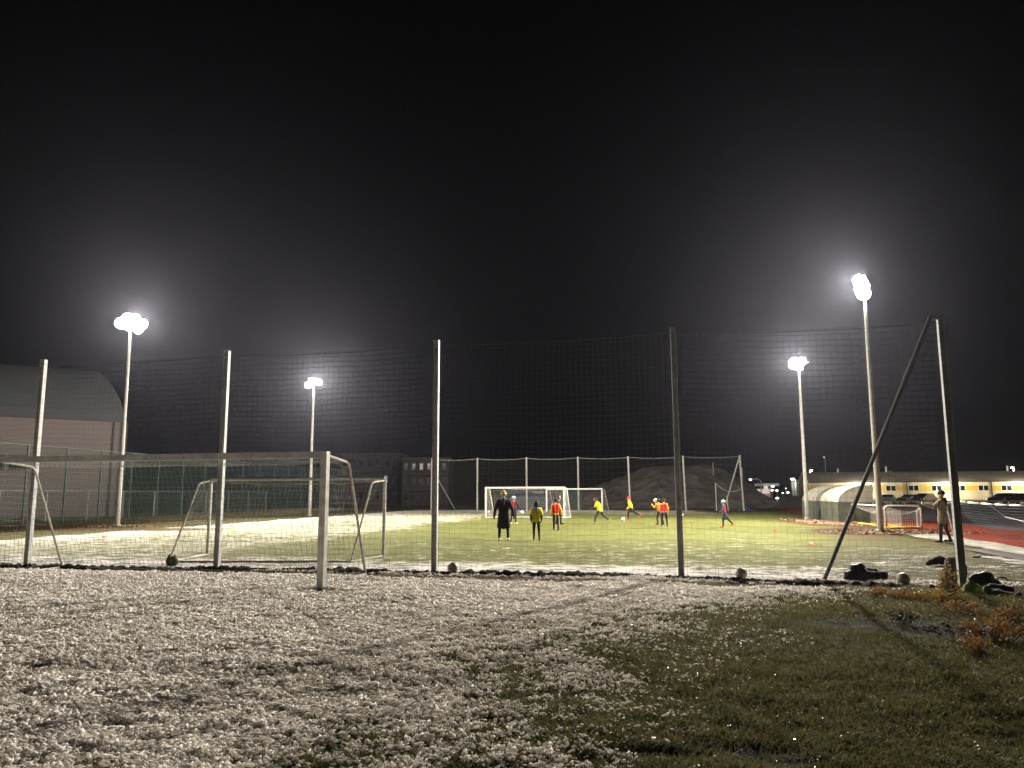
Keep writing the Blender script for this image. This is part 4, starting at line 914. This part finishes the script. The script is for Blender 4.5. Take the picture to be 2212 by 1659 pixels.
    if fit.get('hat'):
        hm, pom, band = fit['hat']; g = MB(); g.ball(hd_ + hu * hh * .06 - hf * hh * .06, (hh * .86, hh * .98, hh * 1.12), 18, 9, Mh, z0=-.12, z1=.99); ho = g.build('hat', hm, root, smooth=True)
        if band: MB().poly([hd_ + hu * hh * .02 - hf * hh * .08, hd_ + hu * hh * .20 - hf * hh * .06], [hh * 1.0, hh * .99], 18).build('hat_band', band, ho, smooth=True)
        if pom: MB().ball(hd_ + hu * hh * 1.25, hh * .28, 10, 8).build('pompom', pom, ho, smooth=True)
    if fit.get('hood'):
        g = MB(); g.ball(hd_ - hf * hh * .12 + hu * hh * .05, (hh * .92, hh * .98, hh * 1.08), 14, 10, Mh); g.cap(hd_ - hu * hh * .6 - hf * hh * .2, J['neck'] - hf * hh * .1, hh * .75, hh * .8); g.cap(hd_ + hu * hh * .6 - hf * hh * .1, hd_ + hu * hh * 1.1 - hf * hh * .3, hh * .5, hh * .2)
        o_ = remeshed(g, 'hood', [fit['hood']], root, None, .012, 2)
    if fit.get('hair'):
        g = MB(); g.ball(hd_ + hu * hh * .12 - hf * hh * .10, (hh * .82, hh * .90, hh * .95), 14, 10, Mh); remeshed(g, 'hair', [fit['hair']], root, None, .012, 1, .02, .03)
    if fit.get('scarf'):
        g = MB(); nk = J['neck']; g.ball(nk + hu * .01 * S, (.062 * S, .062 * S, .034 * S), 14, 8); g.cap(nk - hf * .055 * S, nk - hf * .07 * S - up_ * .10 * S, .038 * S, .026 * S); g.cap(nk - hf * .055 * S + X_ * .02, nk - hf * .06 * S - up_ * .13 * S + X_ * .02 * S, .03 * S, .012 * S)
        remeshed(g, 'scarf', [fit['scarf']], root, None, .012, 2, .015, .04)
    root['_'] = 0; del root['_']
    Mw = Matrix.Translation(foot) @ Matrix.Rotation(yaw, 4, 'Z')
    return root, J, Mw
def cloth(name, c, **k): return mat(name, c, .85, 0, .25, 10, .4, 30, **k)
Y1 = cloth('yellow_shirt_cloth', (.70, .55, .012)); Y2 = cloth('amber_shirt_cloth', (.75, .42, .02)); RB = cloth('red_bib_cloth', (.60, .022, .016)); RB2 = cloth('dark_red_bib_cloth', (.33, .016, .026))
BK = M_black; NV = cloth('navy_cloth', (.025, .035, .075)); CH = cloth('charcoal_cloth', (.03, .03, .034)); OR = cloth('orange_bib_cloth', (.65, .16, .02))
W1 = mat('white_shoe', (.65, .64, .55), .5); YG = mat('pale_yellow_shoe', (.60, .62, .30), .5); RS = mat('coral_shoe', (.75, .10, .045), .5); BS = mat('black_shoe', (.02, .02, .02), .5)
HAIR = mat('dark_hair', (.018, .013, .010), .7)
def stripes(name, a, b, sc_=55, ax=2):
    m = bpy.data.materials.new(name); m.use_nodes = True; n = m.node_tree; wv = n.nodes.new('ShaderNodeTexWave'); wv.bands_direction = 'XYZ'[ax]; wv.inputs['Scale'].default_value = sc_ / 6.28; wv.inputs['Distortion'].default_value = .4
    tc = n.nodes.new('ShaderNodeTexCoord'); n.links.new(tc.outputs['Object'], wv.inputs['Vector']); mr = n.nodes.new('ShaderNodeMapRange'); mr.inputs[1].default_value = .4; mr.inputs[2].default_value = .6; n.links.new(wv.outputs['Fac'], mr.inputs[0])
    mi = n.nodes.new('ShaderNodeMix'); mi.data_type = 'RGBA'; mi.inputs[6].default_value = (*a, 1); mi.inputs[7].default_value = (*b, 1); n.links.new(mr.outputs[0], mi.inputs[0]); n.links.new(mi.outputs[2], n.nodes['Principled BSDF'].inputs['Base Color']); n.nodes['Principled BSDF'].inputs['Roughness'].default_value = .9
    return m
HB = stripes('black_white_knit', (.55, .52, .40), (.03, .03, .03), 60, 0); HS = stripes('blue_white_knit', (.12, .20, .45), (.7, .7, .7), 120, 2); HY = mat('yellow_knit', (.75, .68, .06), .9); HR = mat('red_knit', (.70, .02, .015), .9); HT = stripes('teal_knit', (.05, .50, .42), (.45, .65, .60), 100, 2)
G = lambda name, m, **k: (name, m, k)
# coach
person(1088, 1167.5, 1.74, R(-4), 'coach in a long black coat and bobble hat with a yellow band, back turned', dict(la=(7, 7), ap=(2, 6), aa=(22, 24), eb=(12, 10), lp=(2, 3), kb=(3, 6)),
       dict(leg=CH, hands=BK, shoe=W1, garments=[G('coat', BK, inf=.009, sleeves=2, hem=.0, skirt=.95)], hat=(HB, HB, HY), scarf=BK))
r2, J2, M2 = person(1109.5, 1132, 1.47, R(-35), 'child in a dark red bib and blue striped hat dropping a ball, beside the coach', dict(la=(6, 4), lp=(-6, 6), kb=(6, 8), ap=(6, 16), aa=(14, 34), eb=(14, 8), lean=4, hy=-30),
       dict(leg=BK, hands=CH, shoe=YG, garments=[G('jacket', CH, inf=.006), G('bib', RB2, inf=.014, bib=True, hem=-.05)], hat=(HS, None, None)))
person(1159, 1168.5, 1.33, R(2), 'child in a yellow shirt with dark hood and blue scarf, hands in pockets', dict(la=(3, 3), lp=(4, -6), kb=(4, 12), ap=(-6, -6), aa=(16, 16), eb=(34, 34), ain=12, fp=(0, 25)),
       dict(leg=BK, hands=BK, shoe=BS, garments=[G('sleeves', NV, inf=.008), G('shirt', Y1, inf=.024, sleeves=1, hem=.03)], hood=CH, scarf=cloth('blue_scarf_cloth', (.10, .19, .48))))
person(1201, 1147, 1.40, R(12), 'child in a bright red bib over a yellow shirt walking toward the far goal', dict(la=(1, 0), lp=(8, -6), kb=(6, 10), ap=(-4, -14), aa=(10, 20), eb=(10, 14), fp=(0, 20), lean=2),
       dict(leg=BK, hands=BK, shoe=BS, garments=[G('shirt', Y2, inf=.012, hem=.04), G('bib', RB, inf=.024, bib=True, hem=-.03)], hair=HAIR))
person(1208, 1133, 1.50, R(-120), 'figure in dark clothes facing right, half hidden behind the red bib and post', dict(lp=(6, -6), kb=(6, 10)), dict(leg=BK, hands='skin', shoe=BS, garments=[G('jacket', NV, inf=.008)], hair=HAIR))
person(1296, 1131.5, 1.50, R(62), 'child in yellow with bowed head running to the left near the farthest goal', dict(lean=18, lp=(34, -36), kb=(22, 18), la=(2, 2), ap=(20, -30), aa=(10, 20), eb=(50, 60), hp=22, fp=(-8, 60)),
       dict(leg=CH, hands=NV, shoe=mat('olive_shoe', (.35, .36, .08), .5), garments=[G('sleeves', NV, inf=.003), G('shirt', Y1, inf=.016, sleeves=1, hem=.03, disp=.02)], hair=HAIR))
person(1364, 1123, 1.47, R(66), 'child in a red hat and yellow shirt running to the left with a ball', dict(lean=16, lp=(30, -38), kb=(30, 26), la=(2, 2), ap=(-20, -24), aa=(10, 16), eb=(60, 70), fp=(0, 55)),
       dict(leg=BK, hands='skin', shoe=RS, garments=[G('shirt', Y1, inf=.010, hem=.03), G('shorts', BK, inf=.004, sleeves=0, hem=.03, skirt=.55)], hat=(HR, None, None)))
person(1435.5, 1137, 1.37, R(-6), 'broad player in a bright red bib over yellow standing with back turned', dict(la=(8, 8), lp=(0, 2), kb=(3, 4), ap=(8, 4), aa=(10, 16), eb=(34, 30), ain=6, hp=30),
       dict(leg=BK, hands='skin', shoe=BS, garments=[G('shirt', Y2, inf=.010, hem=.0), G('bib', RB, inf=.022, bib=True, hem=-.02), G('waist', cloth('grey_hem', (.45, .35, .34)), inf=.014, sleeves=0, hem=.02)], hair=HAIR))
r9, J9, M9 = person(1426, 1133.5, 1.36, R(38), 'player in an orange bib holding a ball in front of the face', dict(la=(4, 6), lp=(20, -8), kb=(30, 12), ap=(40, 44), aa=(4, 4), eb=(95, 98), lean=10),
       dict(leg=BK, hands='skin', shoe=BS, garments=[G('shirt', Y2, inf=.008), G('bib', OR, inf=.015, bib=True)], hair=HAIR))
person(1566.5, 1139, 1.28, R(78), 'child in a teal hat and red bib over navy jacket, walking left', dict(lean=6, lp=(16, -30), kb=(14, 14), la=(2, 2), ap=(18, -6), aa=(8, 10), eb=(40, 20), fp=(0, 35)),
       dict(leg=BK, hands=NV, shoe=RS, garments=[G('jacket', cloth('slate_jacket_cloth', (.06, .075, .13)), inf=.012, hem=.03), G('bib', RB, inf=.017, bib=True, hem=-.03), G('shorts', NV, inf=.008, sleeves=0, hem=.03, skirt=.75)], hat=(HT, None, None), ))
rp, JP, MP = person(2040, 1172, 1.70, R(52), 'adult in a beige hooded coat and dark cap filming the pitch with a raised phone', dict(la=(6, 7), lp=(8, -8), kb=(6, 8), ap=(48, -6), aa=(8, 10), eb=(62, 24), lean=-2, hy=6),
       dict(leg=CH, hands='skin', shoe=BS, garments=[G('coat', cloth('beige_puffer_cloth', (.30, .24, .17)), inf=.020, hem=.0, skirt=.42, disp=.03)], hat=(BK, None, None), scarf=cloth('brown_fur_hood', (.10, .07, .045))))
# the phone sits in the raised left hand
pw = MP @ (JP['wr0'] + JP['fa0'] * .13)
ph = empty('phone', pw, 0, 'lit phone held up by the adult in the beige coat', 'phone'); MB().box(pw, (.15, .010, .078), R(52)).build('case', M_dark, ph, pw)
sd_ = Matrix.Rotation(R(52), 3, 'Z') @ Vector((0, -.0075, 0)); MB().box(pw + sd_, (.140, .002, .068), R(52)).build('screen', emit('phone_screen', (.9, .85, .7), 1.2), ph, pw)

# ------------------------------------------------------------------ balls
def ballmat(name, a, b):
    m = bpy.data.materials.new(name); m.use_nodes = True; n = m.node_tree; v = n.nodes.new('ShaderNodeTexVoronoi'); v.inputs['Scale'].default_value = 9; tc = n.nodes.new('ShaderNodeTexCoord'); n.links.new(tc.outputs['Object'], v.inputs['Vector'])
    mr = n.nodes.new('ShaderNodeMapRange'); mr.inputs[1].default_value = .22; mr.inputs[2].default_value = .3; n.links.new(v.outputs['Distance'], mr.inputs[0]); mi = n.nodes.new('ShaderNodeMix'); mi.data_type = 'RGBA'; mi.inputs[6].default_value = (*b, 1); mi.inputs[7].default_value = (*a, 1)
    n.links.new(mr.outputs[0], mi.inputs[0]); n.links.new(mi.outputs[2], n.nodes['Principled BSDF'].inputs['Base Color']); n.nodes['Principled BSDF'].inputs['Roughness'].default_value = .5; return m
BW = ballmat('ball_white', (.72, .72, .66), (.35, .36, .36)); BT = ballmat('ball_tan', (.34, .30, .22), (.20, .17, .12)); BD = ballmat('ball_worn', (.66, .62, .5), (.05, .05, .05))
def football(p, m, label, r=.108):
    tag(MB().ball((p.x, p.y, p.z), r, 24, 16).build('football', m, None, (p.x, p.y, p.z), True), label, 'ball', 'footballs')
def onground(u, v, r=.108): q = gp(u, v); q.z = r - .005; return q
football(onground(978, 1237, .112), BT, 'dull football on the snow beside the middle net post', .112)
football(onground(1601.5, 1251, .112), BT, 'dull football on the snow between the middle-right post and the brace', .112)
football(onground(1952, 1264, .112), BT, 'brown lit football in front of the small shrubs', .112)
football(onground(1346, 1125.5), BW, 'white football at the feet of the child in the red hat')
football(onground(1473, 1116), BW, 'small white football far behind the middle-right net post')
football(onground(1056, 1108), BW, 'pale football at the foot of the far goal, near its left post')
pb_ = M2 @ (J2['wr1'] + J2['fa1'] * .17); football(pb_, BW, 'white football below the hand of the child in the dark red bib')
d = MP; pc = M9 @ (J9['head'] + Vector((.02, .20, .0))); football(pc, BD, 'worn black and white football held in front of a face')

# marker discs
for u, v, c, lab in ((226, 1161, (.75, .07, .04), 'red marker disc on the snow at far left'), (498, 1136, (.75, .22, .04), 'orange marker disc left of the youth goal crossbar end'), (1036, 1121, (.75, .3, .08), 'orange marker disc left of the far goal'),
                     (1675, 1147, (.75, .07, .04), 'red marker disc on the frosty right side, farther one'), (1752, 1177, (.75, .07, .05), 'red marker disc on the frosty right side, nearer one')):
    q = gp(u, v); r_ = .11; MBd = MB(); pts = [(.0, .0)]
    MBd.poly([q + Vector((0, 0, .005)), q + Vector((0, 0, .03)), q + Vector((0, 0, .06))], [r_, r_ * .75, r_ * .35], 16, True)
    tag(MBd.build('marker_disc', mat('disc_%d' % int(u), c, .5, 0, .1, 3, 0), None, q), lab, 'marker disc', 'training marker discs')

# ------------------------------------------------------------------ bags and clothes
def heap(name, u, v, caps, m, label, cat, disp=.05, vox=.02, group='clothes and bags left by the net'):
    q = gp(u, v); b = MB(); zk = 1.55 if group else 1.0; caps = [(c[0], c[1], c[2] * zk, c[3], c[4], c[5] * zk, c[6] * (1.12 if group else 1), c[7] * (1.12 if group else 1)) for c in caps]
    for (x0, y0, z0, x1, y1, z1, ra, rb) in caps: b.cap(q + Vector((x0, y0, z0)), q + Vector((x1, y1, z1)), ra, rb)
    return tag(remeshed(b, name, [m], None, q, vox, 2, disp, .07), label, cat, group)
SH = mat('black_nylon', (.014, .014, .018), .5, 0, .3, 9, .6, 18)
heap('sports_bag', 1852, 1256, [(-.15, 0, .06, .15, 0, .08, .09, .10), (.0, .1, .12, .12, .1, .16, .1, .07)], SH, 'black sports bag, left half of the dark heap', 'bag')
heap('jacket', 1886, 1254, [(-.1, 0, .05, .2, 0, .05, .09, .08), (-.15, .1, .1, .1, .1, .08, .09, .07), (.05, -.05, .03, .24, .02, .03, .05, .04)], M_black, 'crumpled black jacket, right half of the dark heap', 'jacket')
heap('jacket', 2030, 1221, [(-.25, 0, .03, .0, .0, .08, .05, .09), (0, 0, .08, .15, 0, .05, .09, .07), (-.3, 0, .02, -.15, .02, .03, .03, .04)], cloth('maroon_cloth', (.05, .012, .018)), 'dark maroon jacket lying behind the yellow plant', 'jacket')
heap('jacket', 2060, 1222, [(-.05, 0, .03, .12, .0, .06, .07, .08), (.05, 0, .05, .22, 0, .03, .07, .05)], cloth('black_red_cloth', (.028, .010, .014)), 'black jacket against the corner post beside the maroon one', 'jacket')
heap('backpack', 2076, 1268, [(-.08, .15, .1, -.04, .15, .25, .13, .11), (.05, .15, .08, .1, .15, .2, .11, .1)], cloth('grey_backpack', (.06, .06, .058)), 'grey backpack leaning behind the corner post', 'backpack')
heap('jacket', 2100, 1284, [(-.06, 0, .05, .06, 0, .05, .08, .09), (-.04, 0, .08, .01, .02, .12, .05, .05), (.06, 0, .04, .16, 0, .03, .06, .04)], cloth('neon_green_cloth', (.30, .38, .13)), 'neon green jacket right of the corner post', 'jacket')
heap('jacket', 2150, 1288, [(-.12, 0, .03, .05, 0, .03, .05, .05), (-.14, 0, .06, -.11, 0, .09, .05, .04), (.05, 0, .03, .3, 0, .015, .045, .02)], cloth('pale_green_cloth', (.20, .32, .12)), 'pale green garment with a long sleeve spread to the right', 'jacket')
heap('sports_bag', 2128, 1268, [(-.12, .1, .07, .1, .1, .10, .09, .10), (.05, .1, .08, .3, .1, .03, .08, .05)], SH, 'black bag behind the neon green jacket', 'bag')
heap('trousers', 2160, 1278, [(-.12, .05, .04, .12, .05, .03, .06, .05), (.12, .05, .03, .25, .06, .02, .04, .03)], NV, 'dark trousers lying on the right end of the heap', 'trousers')
b0 = gp(2158, 1258)
tag(MB().poly([b0 + Vector((-.15, 0, .04)), b0 + Vector((.02, 0, .09)), b0 + Vector((.12, 0, .08)), b0 + Vector((.17, -.03, .02)), b0 + Vector((.1, -.1, .02))], .016, 6).build('strap', SH, None, b0, True), 'black strap curling at the right of the heap', 'strap')
heap('plastic_bag', 2109, 1205, [(-.09, 0, .02, .0, 0, .02, .03, .025), (0, 0, .02, .1, 0, .04, .03, .03)], mat('white_plastic', (.85, .85, .82), .3), 'crumpled white plastic bag on the grass by the path', 'litter', .03, .012, None)
heap('litter', 2141, 1206, [(-.02, 0, .01, .03, 0, .02, .02, .015)], mat('white_paper', (.8, .8, .75), .6), 'scrap of white paper right of the plastic bag', 'litter', .01, .008, None)
heap('post_foot', 2084, 1276, [(-.05, -.05, .0, .35, -.05, .0, .05, .04), (.3, -.05, .0, .8, -.03, .0, .05, .03)], M_soil, 'dark clods of earth at the corner post foot', 'earth', .06, .02, None)

# ------------------------------------------------------------------ shrubs, leaves
M_leaf = translucent(mat('autumn_leaf', (.23, .125, .040), .7, 0, .5, 9, 0, c2=(.11, .06, .025)), (.24, .12, .034), .35); M_leafy = translucent(mat('yellow_leaf', (.30, .21, .045), .7, 0, .4, 9, 0, c2=(.16, .10, .03)), (.32, .20, .04), .35); M_twig = mat('twig', (.06, .035, .02), .8)
def leaves(P, size, flat=.0):
    n = len(P); th = rng.random(n) * 2 * PI; el = (rng.random(n) - .5) * 2.4 * (1 - flat); s = size * (.5 + rng.random(n))
    a = np.stack([np.cos(th) * np.cos(el), np.sin(th) * np.cos(el), np.sin(el)], 1); r_ = rng.normal(size=(n, 3)); r_[:, 2] *= (1 - flat)
    b = np.cross(a, r_); b /= np.linalg.norm(b, axis=1)[:, None] + 1e-9
    if flat: b = np.stack([-np.sin(th), np.cos(th), (rng.random(n) - .5) * .6], 1)
    s = s[:, None]; c = np.cross(a, b) * s * .25
    V = np.stack([P - a * s, P + b * s * .5 + c, P + a * s, P - b * s * .5 + c], 1).reshape(-1, 3); k = np.arange(n)[:, None] * 4
    return V, np.concatenate([k + np.array([0, 1, 2]), k + np.array([0, 2, 3])])
def shrub(u, v, h, wd, n, m, label, leaf=.022):
    n = int(n * 1.7); wd *= 1.45; h *= .92; q = gp(u, v); root = empty('shrub', q, 0, label, 'shrub', 'small autumn shrubs in the foreground grass'); mb = MB(); P = []
    for i in range(max(6, int(n / 15))):
        a = random.random() * 2 * PI; r_ = wd * random.random() ** .6; hh = h * (.45 + .55 * random.random()) * (1 - .35 * r_ / wd); e = Vector((math.cos(a) * r_, math.sin(a) * r_, hh)); b0 = Vector((e.x * .45, e.y * .45, 0)); mid = b0.lerp(e, .5) + Vector((random.uniform(-.03, .03), random.uniform(-.03, .03), .03))
        mb.poly([b0, mid, e], [.005, .0035, .002], 4)
        for k in range(random.randint(5, 19)):
            t = .25 + .75 * random.random(); pp = b0.lerp(mid, t * 2) if t < .5 else mid.lerp(e, t * 2 - 1); P.append([pp.x + random.gauss(0, .025), pp.y + random.gauss(0, .025), pp.z + random.gauss(0, .022)])
    mb.build('stem', M_twig, root); V, T = leaves(np.array(P), leaf); npmesh('foliage', V, T, m, root)
shrub(1905, 1290, .22, .22, 220, M_leaf, 'low rusty shrub, leftmost of the row in front of the balls', .018)
shrub(1960, 1296, .20, .25, 240, M_leaf, 'spreading rusty shrub in front of the third football', .018)
shrub(2012, 1300, .26, .22, 260, M_leafy, 'yellowish shrub below the maroon jacket', .02)
shrub(2050, 1292, .72, .12, 240, M_leafy, 'tallest thin yellow plant rising in front of the corner post', .024)
shrub(2075, 1325, .28, .26, 260, M_leaf, 'rusty shrub at the foot of the corner post', .02)
shrub(2150, 1380, .34, .30, 420, M_leaf, 'dense orange shrub low at the right edge', .02)
shrub(2190, 1345, .30, .22, 260, M_leaf, 'orange brown shrub at the extreme right edge', .02)
shrub(2110, 1410, .22, .2, 200, M_leaf, 'small orange shrub, nearest to the camera', .018)
shrub(1955, 1345, .14, .25, 160, mat('dull_leaf', (.09, .085, .03), .6, 0, .5, 9, 0), 'low dull green plant left of the dark hollow', .018)
shrub(2070, 1375, .16, .28, 200, mat('brown_leaf', (.10, .055, .025), .6, 0, .5, 9, 0), 'low brown plant in the dark hollow', .018)
def scatter(name, label, regions, size, m):
    P = []
    for (cx, cy, rx, ry, n) in regions:
        a = rng.random(n) * 2 * PI; r_ = np.sqrt(-np.log(1 - rng.random(n) * .95)) * .6; xx = cx + np.cos(a) * r_ * rx; yy = cy + np.sin(a) * r_ * ry; P.append(np.stack([xx, yy, hgt(xx, yy) + .02 + .03 * rng.random(n)], 1))
    P = np.concatenate(P); V, T = leaves(P, size, .6); tag(npmesh(name, V, T, m), label, 'fallen leaves', kind='stuff')
scatter('fallen_leaves', 'brown fallen leaves around the masts and the dugouts', [(MRt.x + .5, MRt.y - .3, 3.2, 2.2, 2600), (D2.x - .6, D2.y + 1, 1.5, 5, 2600), (ML.x - 1.5, ML.y + .2, 5, 1.0, 2600)], .06, mat('fallen_leaf', (.30, .17, .08), .7, 0, .5, 2, 0, c2=(.42, .26, .14)))
scatter('fallen_leaves', 'scattered brown leaves lying in the foreground grass', [(2.5, 6.5, 3.5, 3.2, 320), (-1, 7, 5, 4, 120), (5.0, 11.0, 3.0, 1.6, 600)], .020, M_leaf)
# little bits of ice on the dark grass
def ice():
    n = 3200; xx, d = wedge(n, 3.2, 12, 2.0); xx = np.abs(xx) * 1.0; c, t, dd = masks(xx, d); k = (c < .4) & (xx > .3); xx, d = xx[k], d[k]
    P = np.stack([xx, d, hgt(xx, d) + .03], 1); V, T = leaves(P, .0085, .2); tag(npmesh('snow_crumbs', V, T, mat('snow_crumb', (.75, .75, .75), .25, 0, .1, 3, 0, spec=.6)), 'tiny crumbs of leftover snow on the dark grass', 'snow', kind='stuff')
ice()
# rough grass verge behind the left fence
def verge():
    n = 26000; d = 30 + rng.random(n) * 45; xx = -28.3 + .147 * d + rng.normal(size=n) * .5 - .3; h = .12 + .3 * rng.random(n); th = rng.random(n) * 2 * PI
    V = np.zeros((n, 3, 3)); wd = .02; V[:, 0] = np.stack([xx - wd, d, 0 * d], 1); V[:, 1] = np.stack([xx + wd, d, 0 * d], 1); V[:, 2] = np.stack([xx + np.cos(th) * h * .5, d + np.sin(th) * h * .5, h], 1)
    tag(npmesh('tall_grass', V.reshape(-1, 3), np.arange(n * 3).reshape(-1, 3), mat('dry_grass', (.16, .14, .07), .8, 0, .5, 1, 0)), 'dry tall grass along the left mesh fence', 'grass', kind='stuff')
verge()

# ------------------------------------------------------------------ haze
m = bpy.data.materials.new('haze_air'); m.use_nodes = True; n = m.node_tree; n.nodes.clear(); o_ = n.nodes.new('ShaderNodeOutputMaterial'); pv = n.nodes.new('ShaderNodeVolumePrincipled')
pv.inputs['Color'].default_value = (.78, .79, 1.0, 1); pv.inputs['Density'].default_value = .00010; pv.inputs['Anisotropy'].default_value = .81; n.links.new(pv.outputs[0], o_.inputs['Volume'])
hz_ = MB().box((0, 90, 8.2), (420, 240, 19.4)).build('haze', m); hz_['kind'] = 'stuff'
hz_['label'] = 'thin damp night air around the floodlights'; hz_['category'] = 'haze'
